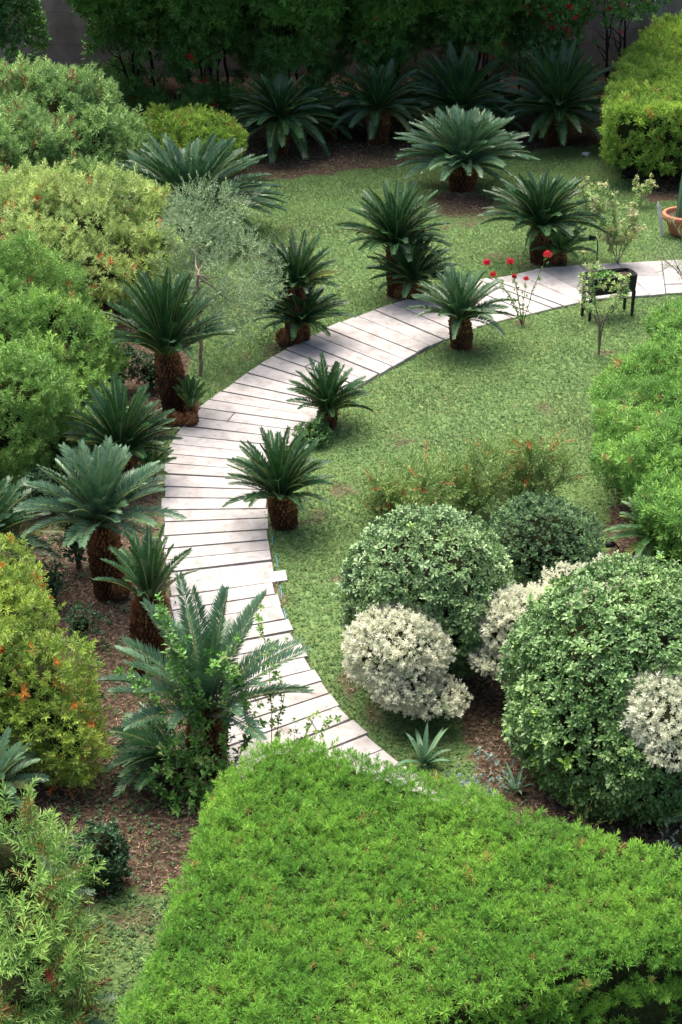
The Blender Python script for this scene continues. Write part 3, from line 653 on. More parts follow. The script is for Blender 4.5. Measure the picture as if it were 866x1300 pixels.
cycad(838, 712, 'green cycad bending out from under the soft green hedge', 62, 26, 22, 635, 11, 'cycad_young', (10, 50), 66, az_bias=(math.pi*1.05, .42), group=None, pin=.16)

# ------------------------------------------------------------------ hedges and shrubs
T_pod = variants(10, 16, .060, .0078, .055, a0=80, a1=14)
T_pod2 = variants(8, 13, .070, .013, .06, a0=85, a1=18)
T_brush = variants(8, 20, .062, .0135, .11, a0=85, a1=22)
T_big = variants(7, 26, .080, .0125, .20, a0=78, a1=22)
T_broad = variants(8, 8, .060, .026, .02, a0=88, a1=35, leaf='folded', fat=.66)
T_small = variants(8, 9, .030, .019, .03, a0=85, a1=30, fat=.55)
T_white = variants(8, 12, .044, .0145, .05, a0=85, a1=28)
T_olive = variants(8, 16, .045, .010, .17, a0=60, a1=22)
T_citrus = variants(8, 7, .085, .040, .05, a0=85, a1=35, leaf='folded', fat=.55)

# the big clipped hedge in the foreground
hz = 1.30
fh = [(300, 962), (345, 932), (432, 945), (640, 1010), (760, 1056), (866, 1078), (1010, 1110), (1010, 1165), (866, 1196), (700, 1242), (560, 1288), (470, 1345), (330, 1440), (60, 1440), (150, 1300), (190, 1200), (235, 1090), (262, 1010)]
shp = polyprism(poly_px(fh, hz), .1, hz, .12)
shrub('clipped_hedge', 'big bright green flat clipped hedge filling the foreground', 'hedge', shp, M['hedge'], T_pod, 8200, .14, .04, .28, .75, .30, .70, .012, None, seed=3, stem=6, rjit=.35, side_gaps=1.0, core_d=.28)
# yellow-green hedge at the back right
z1 = 1.62
hb = np.array([P(772, 140, z1)[:2], P(900, 150, z1)[:2]+[1.5, 0], P(900, 22, z1)[:2]+[1.5, 0], P(835, 22, z1)[:2], P(800, 60, z1)[:2], P(776, 95, z1)[:2]])
shp = polyprism(hb, .45, z1, .18)
shrub('clipped_hedge', 'yellow-green clipped hedge with bare lower stems in the far corner', 'hedge', shp, M['hedge_yellow'], T_pod2, 1500, .26, .07, .4, .6, .40, 1.2, .03, None, seed=11, stem=12, side_gaps=.85, stem_mat='bark', rjit=.4)
# soft lumpy hedge on the right
hr = poly_px([(762, 478), (790, 448), (832, 440), (838, 400), (880, 388), (1010, 395), (1010, 560), (880, 556), (835, 575), (818, 600), (780, 596), (756, 545)], .9)
shrub('hedge', 'soft green lumpy hedge along the lawn beyond the small bending cycad', 'hedge', polyprism(hr, .2, .92, .22), M['hedge_mid'], T_pod2, 2000, .20, .27, .5, .65, .35, .98, .012, None, seed=17, stem=9, zmin=.25, rjit=.4, shoots=.2)
hr = poly_px([(806, 592), (838, 570), (1010, 560), (1010, 660), (880, 668), (822, 640)], .85)
shrub('hedge', 'rounded green hedge clump nearest the white stone in front of the lumpy hedge', 'hedge', polyprism(hr, .2, .90, .25), M['hedge_mid'], T_pod2, 2200, .22, .12, .4, .65, .35, .98, .01, None, seed=19, stem=5, zmin=.2, rjit=.4, shoots=.2)

GT = 'round topiary bushes in the right bed'
shrub('round_bush', 'round dark glossy bush behind the white ball bush', 'bush', lobe(545, 752, 104, 104, .85, pw=2.3), M['pitto'], T_broad, 2900, .16, .10, .35, .4, .45, .82, .02, .5, group=GT, seed=23, rjit=.6)
shrub('round_bush', 'biggest round glossy green bush in the right bed', 'bush', lobe(815, 882, 170, 166, .80, pw=2.1), M['pitto_green'], T_broad, 2700, .16, .13, .45, .4, .45, .88, .03, .5, group=GT, seed=29, rjit=.6)
shrub('round_bush', 'dull grey-green fine leaved bush between the glossy bush and the soft hedge', 'bush', lobe(690, 692, 72, 62, .62), M['mid_bush'], T_small, 3200, .16, .06, .3, .4, .45, 1.1, 0, group=GT, seed=31, rjit=.6)
GW = 'white variegated ball bushes'
shrub('white_bush', 'cream white ball bush at the lawn edge with a trailing lower tuft', 'bush', union([lobe(505, 826, 66, 60, .72), lobe(512, 865, 46, 34, .5), lobe(550, 886, 42, 28, .35)]), M['white'], T_white, 9000, .12, .05, .2, .35, .45, .72, .06, None, group=GW, seed=37, rjit=.5)
shrub('white_bush', 'cream white bush between the two glossy green bushes', 'bush', union([lobe(656, 796, 56, 50, .85), lobe(640, 832, 38, 26, .62), lobe(692, 772, 40, 26, .95)]), M['white'], T_white, 9000, .12, .05, .2, .35, .45, .72, .03, None, group=GW, seed=41, rjit=.5)
shrub('white_bush', 'low cream white bush peeping over behind the biggest green bush', 'bush', union([lobe(738, 744, 52, 28, .85), lobe(785, 728, 36, 18, .9)]), M['white'], T_white, 9000, .12, .05, .2, .35, .45, .72, .03, None, group=GW, seed=43, rjit=.5)
shrub('white_bush', 'cream white ball bush in front of the biggest green bush', 'bush', union([lobe(850, 905, 60, 54, 1.33), lobe(868, 942, 54, 38, 1.15)]), M['white'], T_white, 9000, .12, .05, .2, .35, .45, .72, .03, None, group=GW, seed=47, rjit=.5)

# left hand shrubs, far to near
shrub('bottlebrush_shrub', 'pale green domed shrub with dull red spikes by the back wall', 'shrub', union([lobe(70, 150, 88, 62, 1.5), lobe(-20, 150, 90, 66, 1.6), lobe(20, 195, 120, 70, 1.1), lobe(122, 190, 64, 62, 1.0), lobe(40, 235, 120, 50, .8), lobe(-40, 230, 80, 80, 1)]), M['brush_pale'], T_brush, 700, .3, .34, .6, .6, .4, 1.45, .10, .5, seed=53, rjit=.5)
shrub('low_shrub', 'small rounded yellow-green shrub behind the blue-green cycad', 'shrub', union([lobe(250, 178, 60, 36, .75), lobe(205, 168, 36, 26, .8)]), M['hedge_yellow'], T_pod2, 1200, .25, .08, .35, .5, .45, 1.25, .06, None, seed=59, rjit=.5)
shrub('straw_shrub', 'straw coloured loose shrub with red tips beside the olive tree', 'shrub', union([lobe(60, 285, 110, 60, 1.15), lobe(140, 290, 72, 56, .95), lobe(165, 335, 58, 56, .7), lobe(10, 340, 110, 70, 1.0), lobe(100, 350, 80, 50, .7)]), M['shrub_straw'], T_brush, 900, .28, .32, .5, .5, .5, 1.1, .05, .6, seed=61, rjit=.55, sparse=.35)
shrub('bottlebrush_shrub', 'largest fresh green feathery shrub at the frame edge beside the cycads', 'shrub', union([lobe(0, 375, 70, 55, 1.6), lobe(55, 395, 55, 46, 1.35), lobe(40, 450, 90, 66, 1.1), lobe(5, 530, 88, 90, .85), lobe(80, 500, 50, 46, .75), lobe(98, 425, 36, 36, 1.05), lobe(60, 545, 48, 48, .6)]), M['brush_green'], T_brush, 1100, .27, .34, .5, .5, .45, 1.1, .012, .9, seed=67, rjit=.45)
shrub('orange_tipped_shrub', 'yellow-green shrub dotted with orange tips beside the soil bed', 'shrub', union([lobe(14, 732, 34, 46, 1.3), lobe(-20, 780, 60, 80, 1.2), lobe(28, 815, 50, 74, 1.05), lobe(-10, 880, 70, 100, .9), lobe(52, 885, 66, 78, .85), lobe(84, 935, 48, 64, .55)]), M['shrub_orange'], T_brush, 1500, .22, .15, .35, .45, .5, .85, .10, .45, seed=71, rjit=.55)
shrub('wild_bottlebrush', 'unkempt bottlebrush with dark red and cream tips in the near corner', 'shrub', union([lobe(10, 1100, 80, 80, 1.2), lobe(25, 1180, 72, 80, .95), lobe(10, 1260, 80, 80, .8), lobe(50, 1250, 52, 60, .5), lobe(60, 1150, 46, 60, .7)]), M['shrub_wild'], T_big, 560, .28, .24, .35, .45, .5, .95, .20, .4, seed=73, rjit=.6, sparse=.55)

GD = 'small dark bushes in the planting bed'
for (u, v, ru, rv, z, lab) in [(147, 460, 30, 27, .45, 'dark round bush behind the tall arching cycad'), (88, 572, 32, 28, .4, 'dark low bush under the fresh green feathery shrub'),
                               (97, 680, 26, 36, .45, 'dark bush tucked behind the thickest cycad trunk'), (103, 790, 21, 25, .3, 'tiny clipped dark bush on the soil beside the orange tipped shrub'),
                               (128, 1088, 33, 42, .32, 'dark leafy bush on the soil below the orange tipped shrub'), (190, 470, 22, 24, .3, 'dark bush in front of the tall arching cycad trunk'), (55, 622, 30, 26, .35, 'dark bush beside the frame edge cycad under the feathery shrub'),
                               (62, 738, 24, 24, .3, 'dark low bush between the frame edge cycad and the thickest trunk'), (108, 500, 24, 26, .35, 'dark bush between the feathery shrub and the deep green cycad'), (120, 880, 15, 14, .15, 'tiny dark bush on open mulch left of the big grey-green cycad')]:
    shrub('dark_bush', lab, 'bush', lobe(u, v, ru, rv, z), M['dark_bush'], T_small, 4200, .13, .04, .15, .4, .5, 1.0 if v < 1000 else 1.35, 0, group=GD, seed=u, stem=2)
shrub('clover_patch', 'small light green clover clump on the path edge under a small cycad', 'plant', lobe(398, 552, 25, 17, .12), M['clover'], T_small, 6000, .1, .03, .12, .5, .5, 1.0, 0, seed=5, stem=0, zmin=.01)

# ------------------------------------------------------------------ plants made of single stems
def leafy_stem(mb_leaf, path, tpl, sp_, sc_, start=.3, flush=0.0, up=.5):
    L_ = np.linalg.norm(np.diff(path, axis=0), axis=1); cs = np.r_[0, np.cumsum(L_)]; n = max(2, int(cs[-1]*(1-start)/sp_))
    q = np.linspace(start, 1, n)*cs[-1]; p = np.stack([np.interp(q, cs, path[:, a]) for a in range(3)], 1)
    T = np.gradient(path, axis=0); D = np.stack([np.interp(q, cs, T[:, a]) for a in range(3)], 1); D /= np.linalg.norm(D, axis=1, keepdims=True)+1e-9
    D = D+rng.normal(0, .5, D.shape)+[0, 0, up]; p = p+rng.normal(0, .02, p.shape)
    scatter(mb_leaf, tpl, p, D, rng.uniform(.7, 1.2, n)*sc_, (rng.random(n) < flush)*1.0)
def stem_plant(name, label, cat, base_px, paths, Yo, material, tpl, sp_=.06, sc_=1.0, rad=.008, start=.3, flush=0, bark='bark_grey', twigs=0, group=None, up=.4, spread=.12):
    base = P(*base_px); root = empty(name, base, label, cat, group); ml = MB()
    for path in paths:
        dy = rng.normal(0, spread); pts = [PY(u, v, base[1]+Yo+dy*(k/len(path))) for k, (u, v) in enumerate(path)]
        if path[0] == base_px: pts[0] = base.copy()
        pts = smooth_path(np.array(pts)-base, 6, .004); ms = MB()
        tube(ms, pts, np.linspace(rad, rad*.3, len(pts)), 6)
        leafy_stem(ml, pts, tpl, sp_, sc_, start, flush, up)
        for k in range(twigs):
            i_ = rng.integers(int(len(pts)*start), len(pts)); d = rng.normal(0, 1, 3); d[2] = abs(d[2]); d /= np.linalg.norm(d)
            l = rng.uniform(.12, .28); tw = smooth_path([pts[i_], pts[i_]+d*l*.5+[0, 0, .02], pts[i_]+d*l], 3); tube(ms, tw, np.linspace(rad*.4, rad*.2, len(tw)), 4)
            leafy_stem(ml, tw, tpl, sp_, sc_, .3, flush, up)
        ms.build('stem', M[bark], root, smooth=True)
    ml.build('foliage', material, root); return root
b0 = (268, 1020)
stem_plant('citrus_shrub', 'leggy light green citrus shrub growing in front of the big grey-green cycad', 'shrub', b0,
           [[b0, (250, 945), (228, 870), (212, 800), (205, 765)], [b0, (285, 950), (292, 890), (284, 832)], [b0, (235, 970), (205, 925), (182, 868)], [b0, (225, 1030), (198, 1002)],
            [b0, (262, 940), (240, 880), (225, 830)], [b0, (305, 960), (318, 915), (300, 860)], [b0, (225, 1000), (205, 960)], [b0, (250, 1010), (240, 985)]], 0, M['citrus'], T_citrus, .042, .85, .009, .2, .1, twigs=9)
b0 = (345, 985)
stem_plant('citrus_sucker', 'thin upright leafy shoots rising over the stone path by the hedge', 'shrub', b0,
           [[b0, (345, 900), (340, 830), (328, 778)], [b0, (352, 925), (362, 880), (350, 850)], [b0, (385, 940), (402, 905)], [b0, (365, 960), (395, 940), (418, 915)], [b0, (400, 965), (410, 930)]], 0, M['citrus'], T_citrus, .06, .62, .006, .35, .3, twigs=2)
# olive tree
def tree(name, label, cat, base_px, trunk_px, rad, crown_shape, material, tpl, dens, depth, nb=10, bark='bark_grey', group=None, seed=1, lump=.12, sparse=.5, scale=1.0, flush=0, flush_n=None, upmix=.4, rnd=.5, rjit=.6):
    base = P(*base_px); root = empty(name, base, label, cat, group)
    pts = smooth_path(np.array([PY(u, v, base[1]) if k else base for k, (u, v) in enumerate([base_px]+trunk_px)])-base, 5, .006)
    mb = MB(); tube(mb, pts, np.linspace(rad, rad*.55, len(pts)), 8); tr = mb.build('trunk', M[bark], root, smooth=True)
    f, lo, hi = crown_shape[:3]; cr = MB(); tp = pts[-1]
    for k in range(nb):
        e = lo+(hi-lo)*rng.uniform(.15, .85, 3)-base; s_ = pts[rng.integers(len(pts)*2//3, len(pts))]
        q = smooth_path([s_, (s_+e)/2+rng.normal(0, .1, 3), e], 5, .01); tube(cr, q, np.linspace(rad*.45, .004, len(q)), 5)
    cr.build('limbs', M[bark], root, smooth=True)
    p, g, d = shell_points(crown_shape, dens, depth, lump, .4, .2, seed)
    k = noise3(p, .3, seed+40)+.5*noise3(p, .13, seed+41) > sparse-1; p, g = p[k], g[k]
    fl = (rng.random(len(p)) < flush)*1.0
    if flush_n: fl *= noise3(p, flush_n, seed+77) > .2
    mb = MB(); scatter(mb, tpl, p-base, g*(1-upmix)+[0, 0, upmix]+rng.normal(0, rnd, g.shape), rng.uniform(.7, 1.3, len(p))*scale, fl, rjit=rjit)
    mb.build('crown', material, root); return root
tree('olive_tree', 'silvery olive tree with fine leaves between the straw shrub and the lawn', 'tree', (254, 478), [(256, 440), (250, 400), (252, 350)], .035,
     union([lobe(258, 270, 42, 42, 2.0), lobe(250, 310, 46, 44, 1.7), lobe(290, 345, 62, 46, 1.4), lobe(325, 360, 34, 32, 1.3), lobe(298, 400, 40, 26, .85), lobe(235, 340, 30, 28, 1.4)]), M['olive'], T_olive, 1200, .45, seed=83, lump=.2, sparse=.62, scale=1.25, upmix=.55)
# sapling in front of the planter
b0 = (760, 450)
stem_plant('sapling', 'slim forked sapling with pale leaves in front of the black planter', 'tree', b0,
           [[b0, (761, 412), (752, 398), (741, 392), (741, 350)], [b0, (762, 410), (778, 396), (783, 376), (785, 355)], [b0, (761, 408), (756, 390), (752, 350), (758, 342)], [b0, (766, 405), (790, 372), (798, 352)]], 0, M['citrus_pale'], T_citrus, .04, .9, .018, .55, .15, twigs=4)
b0 = (784, 336)
stem_plant('pale_sapling', 'taller pale leaved sapling standing behind the black planter', 'tree', b0,
           [[b0, (782, 305), (780, 270), (776, 248)], [b0, (790, 305), (800, 285), (806, 262)], [b0, (772, 300), (760, 275), (756, 262)], [b0, (795, 310), (808, 292)], [b0, (776, 310), (762, 300)]], 0, M['citrus_pale'], T_citrus, .03, .98, .010, .3, .35, twigs=9)
b0 = (744, 262)
stem_plant('pale_shoot', 'pale leafy shoot on the far lawn behind the planter saplings', 'plant', b0, [[b0, (744, 245), (738, 232)], [b0, (748, 245), (760, 234)], [b0, (742, 250), (730, 238)]], 0, M['citrus_pale'], T_citrus, .04, .75, .008, .35, .3, twigs=6)
b0 = (812, 262)
stem_plant('pale_shoot', 'yellow leaved shoot bent over near the foot of the yellow-green hedge', 'plant', b0, [[b0, (815, 245), (820, 232)], [b0, (808, 248), (806, 234)], [b0, (822, 245), (828, 236)]], 0, M['citrus_pale'], T_citrus, .04, .7, .009, .45, .4, twigs=4)
b0 = (880, 385)
stem_plant('arching_shrub', 'wispy grey-green branches reaching over the paving by the terracotta pot', 'shrub', b0,
           [[b0, (866, 350), (850, 315), (830, 300)], [b0, (862, 345), (838, 325), (818, 330)], [b0, (872, 330), (866, 300), (852, 282)], [b0, (870, 350), (855, 335), (838, 345)], [b0, (880, 330), (875, 295)]], 0, M['olive'], T_olive, .06, .75, .010, .35, 0, twigs=7)
# loose shrub above the topiary
for (b0, ps, lab) in [((500, 668), [[(500, 668), (492, 640), (480, 618)], [(500, 668), (510, 630), (520, 598)], [(500, 668), (530, 635), (545, 605)], [(500, 668), (478, 655), (470, 640)], [(500, 668), (535, 650), (560, 628)]], 'loose narrow leaved shrub on the lawn nearest the curved path'),
                      ((590, 660), [[(590, 660), (585, 625), (575, 595)], [(590, 660), (600, 620), (612, 592)], [(590, 660), (620, 635), (630, 610)], [(590, 660), (565, 635), (556, 612)]], 'loose upright shrub with orange tips between two others above the round bush'),
                      ((655, 650), [[(655, 650), (645, 610), (620, 572)], [(655, 650), (658, 600), (650, 568)], [(655, 650), (680, 615), (692, 580)], [(655, 650), (700, 625), (722, 590)], [(655, 650), (672, 600), (672, 570)]], 'bare branched loose shrub closest to the soft green hedge')]:
    stem_plant('loose_shrub', lab, 'shrub', b0, ps, 0, M['loose'], T_olive, .034, 1.35, .008, .10, .05, bark='bark', twigs=34, spread=.35, group='loose narrow leaved shrubs on the lawn')
# yellow-red sprig behind the hedge, iris, small silver plants
b0 = (738, 1075)
stem_plant('red_tipped_sprig', 'small sprig with yellow leaves and pink tip above the clipped hedge edge', 'plant', b0, [[b0, (735, 1040), (722, 1008)], [b0, (742, 1040), (752, 1015)], [b0, (752, 1050), (768, 1042)]], 0, M['shrub_orange'], T_olive, .05, .5, .006, .2, .25, group=None)
def strap_plant(name, label, cat, u, v, n, Lp, wpx, material, el=(35, 85), bend=50):
    base = P(u, v); s = S(base); root = empty(name, base, label, cat); mb = MB(); Lm = Lp/s; wm = wpx/s
    for k in range(n):
        az = k*2.4+rng.normal(0, .2); e0 = R(rng.uniform(*el)); ns = 7; sg = np.linspace(0, 1, ns); ee = e0-R(bend)*sg**2*rng.uniform(.3, 1.1)
        d = np.stack([np.cos(ee)*math.cos(az), np.cos(ee)*math.sin(az), np.sin(ee)], 1)*Lm*rng.uniform(.6, 1.1)/ns; p = np.cumsum(d, 0); p = p-p[0]+[math.cos(az)*.02, math.sin(az)*.02, 0]
        sd_ = np.array([-math.sin(az), math.cos(az), 0]); ww = wm/2*np.array([.7, 1, 1, .95, .8, .5, .05])
        V = np.concatenate([p-sd_*ww[:, None]+[0, 0, .004], p-[0, 0, .006], p+sd_*ww[:, None]+[0, 0, .004]]); i_ = np.arange(ns-1)
        r_ = rng.random(); C = np.tile([r_, .4, 0, 0], (3*ns, 1)); C[:, 1] = np.tile(sg, 3)
        mb.add(V, np.concatenate([np.stack([i_, i_+ns, i_+ns+1, i_+1], 1), np.stack([i_+ns, i_+2*ns, i_+2*ns+1, i_+ns+1], 1)]), C)
    mb.build('leaves', material, root); return root
M['iris'] = leafmat('iris_leaves', [(.07, .17, .10), (.14, .27, .15), (.22, .36, .19)], (.2, .33, .15), .3, None, rough=.45, trans=.2, nvar=.1)
M['silver'] = leafmat('silver_leaves', [(.10, .17, .14), (.20, .29, .25), (.32, .42, .38)], None, 0, None, rough=.6, trans=.15, nvar=.2)
strap_plant('iris_clump', 'grey-green sword leaved clump between the path end and the white bush', 'plant', 538, 968, 13, 62, 7, M['iris'])
strap_plant('iris_clump', 'smaller sword leaved clump at the dark foot of the biggest green bush', 'plant', 655, 1003, 8, 42, 5, M['iris'])
shrub('silver_plant', 'low silvery green mat behind the clipped hedge beside the iris', 'plant', lobe(612, 985, 42, 22, .1), M['silver'], T_small, 3000, .1, .05, .15, .5, .5, .8, 0, seed=7, stem=0, zmin=.01)
shrub('silver_plant', 'blue-grey lavender tuft at the frame edge behind the clipped hedge', 'plant', lobe(866, 1060, 26, 24, .25), M['silver'], T_olive, 3000, .12, .05, .15, .7, .4, .45, 0, seed=9, stem=0, zmin=.01)

# rose bush: thin stems, single red flowers
b0 = (663, 414); base = P(*b0); root = empty('rose_bush', base, 'thin rose bush with red flowers on bare stems over the path edge', 'rose'); ml = MB()
for (fu, fv, r_) in [(618, 335, 9), (648, 334, 9), (626, 350, 8), (653, 352, 6.5), (668, 355, 6.5), (695, 325, 10)]:
    tip = PY(fu, fv, base[1]+rng.uniform(-.15, .2))-base; pts = smooth_path([np.zeros(3)+rng.normal(0, .02, 3)*[1, 1, 0], tip*[.35, .35, .5]+rng.normal(0, .02, 3), tip*[.75, .75, .8], tip], 5, .004)
    ms = MB(); tube(ms, pts, np.linspace(.007, .003, len(pts)), 5); ms.build('stem', M['bark'], root, smooth=True)
    leafy_stem(ml, pts, T_small, .07, 1.3, .15)
    fm = MB(); rr = r_/S(base)*.50
    for layer in range(7):
        t0_ = R(8+layer*20); n = max(3, int(3+9*math.sin(t0_)))
        for k in range(n):
            az = k/n*6.283+layer*.9; nr = np.array([math.sin(t0_)*math.cos(az), math.sin(t0_)*math.sin(az), math.cos(t0_)]); sd_ = np.array([-math.sin(az), math.cos(az), 0]); upv_ = np.cross(nr, sd_)*-1
            if upv_[2] < 0: upv_ = -upv_
            o = tip+[0, 0, rr*.5]+nr*rr*(.55+.06*layer); wv = rr*.36
            fm.add(np.array([o-upv_*wv, o-sd_*wv*.9+nr*.1*rr, o+upv_*wv*.9+nr*rr*.28, o+sd_*wv*.9+nr*.1*rr]), [[0, 1, 2, 3]], (rng.random(), 0, 0, 0))
    fm.build('flower', M['rose'], root)
ml.build('foliage', M['citrus'], root)
b0 = (741, 352); base = P(*b0); root = empty('yellow_flower', base, 'single pale yellow flower on a thin stem beside the planter', 'flower')
tip = PY(741, 320, base[1])-base; ms = MB(); tube(ms, smooth_path([[0, 0, 0], tip*.5+[.01, 0, 0], tip], 4), .004, 5); ms.build('stem', M['bark'], root)
fm = MB()
for k in range(8):
    az = k*.785; d = np.array([math.cos(az), math.sin(az), .3])*.06; sd_ = np.array([-math.sin(az), math.cos(az), 0])*.018; fm.add(np.array([tip, tip+d*.6-sd_, tip+d, tip+d*.6+sd_]), [[0, 1, 2, 3]], (rng.random(), 0, 0, 0))
fm.build('flower', M['yellow'], root)

# ------------------------------------------------------------------ back wall, fence posts, trees and vine
mb = MB(); WY = 41.6
box(mb, (0, WY+.15, 2.2), (44, .3, 4.6)); box(mb, (0, WY+.15, 4.56), (44, .42, .12))
m, t, N, L, bs = mat('wall_render'); geo = N.new('ShaderNodeNewGeometry')
br = N.new('ShaderNodeTexBrick'); br.inputs['Scale'].default_value = 1.0; br.inputs['Brick Width'].default_value = .8; br.inputs['Row Height'].default_value = .4; br.inputs['Mortar Size'].default_value = .012
mpn = N.new('ShaderNodeMapping'); mpn.inputs['Rotation'].default_value = (R(90), 0, 0); L.new(geo.outputs['Position'], mpn.inputs[0]); L.new(mpn.outputs[0], br.inputs['Vector'])
br.inputs['Color1'].default_value = (.30, .26, .23, 1); br.inputs['Color2'].default_value = (.25, .22, .20, 1); br.inputs['Mortar'].default_value = (.21, .185, .17, 1)
st_ = ramp(nz(1.6, 8), [(.35, (.62, .6, .6)), (.65, (1, 1, 1))]); q = N.new('ShaderNodeMix'); q.data_type = 'RGBA'; q.blend_type = 'MULTIPLY'; q.inputs[0].default_value = 1; L.new(br.outputs[0], q.inputs[6]); L.new(st_, q.inputs[7])
L.new(q.outputs[2], bs.inputs['Base Color']); bs.inputs['Roughness'].default_value = .9
wl = mb.build('garden_wall', m, loc=(0, WY, 0)); tag(wl, 'weathered grey-beige block wall closing the garden behind the trees', 'wall')
for u in (733, 826):
    b = PY(u, 60, WY-.35); b[2] = 0; mb = MB(); tube(mb, [b, b+[0, 0, 4.2]], .035, 8)
    tag(mb.build('fence_post', M['bark_dark'] if u == 733 else M['stone'], loc=b), 'thin dark metal post by the wall among the red flowered vine' if u == 733 else 'pale grey metal post standing behind the yellow-green hedge', 'post')

def back_tree(u, Yd, label, w_, z0, z1_, material, tpl, dens, seed, flush, sc_, nst=4, name='screen_tree', sparse=.6, dy=1.0, group='trees screening the back wall', fn=.7):
    c = PY(u, 60, Yd); base = np.array([c[0], Yd, 0.0]); root = empty(name, base, label, 'tree', group)
    for k in range(nst):
        a = base+[rng.normal(0, w_*.25), rng.normal(0, .12), 0]-base; e = a+[rng.normal(0, w_*.28), rng.normal(0, .2), rng.uniform(z0+.8, z1_)]
        mb = MB(); q = smooth_path([a, (a+e)/2+rng.normal(0, .12, 3), e], 6, .015); tube(mb, q, np.linspace(.045, .012, len(q)), 6)
        for j_ in range(4):
            s_ = q[rng.integers(len(q)//4, len(q))]; ee = s_+np.array([rng.normal(0, .5), rng.normal(-.1, .3), rng.uniform(.2, .9)]); qq = smooth_path([s_, (s_+ee)/2+rng.normal(0, .06, 3), ee], 4, .01); tube(mb, qq, np.linspace(.018, .004, len(qq)), 4)
        mb.build('trunk', M['bark_dark'], root, smooth=True)
    z1_ += .1; z0 -= .5; Yd -= .9; dy = 1.9; base[1] = Yd; root.location = base; cz = (z0+z1_)/2; sh = [ell((base[0], Yd, cz), (w_, dy, (z1_-z0)/2), 2.6), ell((base[0], Yd-1.0, 3.5), (w_*1.1, 2.1, 1.25), 2.6), ell((base[0], 36.0, 4.75), (w_*1.1, 2.0, .75), 2.6)]  # highest crown lobe is an unseen overhang, added to shade the back cycads
    for k in range(6): sh.append(ell((base[0]+rng.uniform(-w_, w_)*.8, Yd-rng.uniform(.6, 1.7), z0+rng.uniform(-.1, .8)), (rng.uniform(.3, .55), .4, rng.uniform(.35, .7))))
    f, lo, hi = union(sh)[:3]
    n = int(np.prod(hi-lo)*dens); p = lo+rng.random((n, 3))*(hi-lo); d = f(p)-.15*noise3(p, .5, seed)
    k = (d < 0) & (noise3(p, .55, seed+3)+.4*noise3(p, .2, seed+4) > sparse-.78+np.clip((2.3-p[:, 2])*.4, 0, .45)-np.clip((.9-p[:, 2])*.8, 0, .5)-np.clip(p[:, 2]-2.4, 0, 1)*.7); p = p[k]
    outd = p-np.array([base[0], Yd+.5, cz-.5]); outd /= np.linalg.norm(outd, axis=1, keepdims=True)
    fl = (rng.random(len(p)) < flush)*(noise3(p, fn, seed+8) > .05)*1.0
    mb = MB(); scatter(mb, tpl, p-base, outd*.6+[0, 0, -.05]+rng.normal(0, .55, p.shape), rng.uniform(.8, 1.5, len(p))*sc_, fl, rjit=.5)
    mb.build('crown', material, root)
T_back = variants(6, 15, .11, .019, .11, a0=80, a1=20)
T_vine = variants(6, 7, .085, .040, .05, a0=85, a1=30)
back_tree(-10, 38.6, 'dark broad leaved tree in the far corner above the pale domed shrub', 1.35, .55, 3.8, M['vine'], T_vine, 260, 101, 0, 1.1, name='broad_leaved_tree', sparse=.75, fn=1)
back_tree(170, 39.9, 'drooping dark tree with fine leaves behind the pale domed shrub', 1.1, .5, 4.2, M['backtree'], T_back, 330, 103, .01, 1.15, nst=5)
back_tree(270, 39.6, 'drooping fine leaved tree behind the small yellow-green shrub', 1.05, .7, 4.3, M['backtree'], T_back, 330, 107, .015, 1.15, nst=5)
back_tree(380, 39.2, 'lowest hanging fine leaved tree above the drooping back cycad', 1.05, .75, 4.3, M['backtree'], T_back, 340, 109, .01, 1.2, nst=5)
back_tree(490, 39.6, 'drooping fine leaved tree above the back cycad with yellowing fronds', 1.05, .9, 4.3, M['backtree'], T_back, 320, 113, .02, 1.15, nst=5)
back_tree(590, 39.7, 'green tree with hanging clusters of orange-red flowers above the back cycads', 1.0, 1.1, 4.3, M['backtree'], T_back, 330, 127, .14, 1.15, nst=4)
back_tree(680, 39.8, 'broad leaved vine with red flowers climbing the wall above the largest back cycad', .95, 1.15, 4.2, M['vine'], T_vine, 280, 131, .12, 1.05, nst=4, name='flowering_vine')
back_tree(775, 40.2, 'thin broad leaved vine with few red blooms beside the dark post', .9, 1.2, 4.0, M['vine'], T_vine, 190, 137, .06, 1.0, nst=4, name='flowering_vine', sparse=.9)

# ------------------------------------------------------------------ raised planter, pot and small things
pf = P(748, 408); pr = P(803, 401); ax = pr-pf; rz = math.atan2(ax[1], ax[0]); wd = np.linalg.norm(ax); dp = .30
nrm_ = np.array([-math.sin(rz), math.cos(rz), 0]); c = (pf+pr)/2+nrm_*dp/2
root = empty('raised_planter', c, 'black plastic raised planter on four legs holding green plants', 'planter'); root.rotation_euler = (0, 0, rz)
ht = .74; bw, bd = wd+.02, dp+.06
def lbox(name, parts, m_, par=root):
    mb = MB()
    for cc, ss, tp in parts: box(mb, cc, ss, taper=tp)
    return mb.build(name, m_, par)
for sx in (-1, 1):
    for sy in (-1, 1): lbox('leg', [((sx*(wd/2-.01), sy*(dp/2-.01), .215), (.05, .05, .47), .7)], M['black'])
lbox('trough', [((0, 0, .45), (bw-.04, bd-.03, .02), 1), ((0, -bd/2+.012, .585), (bw, .02, .27), .96), ((0, bd/2-.012, .585), (bw, .02, .27), .96), ((-bw/2+.012, 0, .583), (.02, bd-.045, .266), .97), ((bw/2-.012, 0, .583), (.02, bd-.045, .266), .97)], M['black'])
mb = MB(); rx_, ry_ = bw/2+.012, bd/2+.012; th = np.linspace(0, 2*math.pi, 49)[:-1]
rim = np.stack([np.sign(np.cos(th))*np.abs(np.cos(th))**.35*rx_, np.sign(np.sin(th))*np.abs(np.sin(th))**.35*ry_, np.full(48, .725)], 1); rim = np.concatenate([rim, rim[:2]])
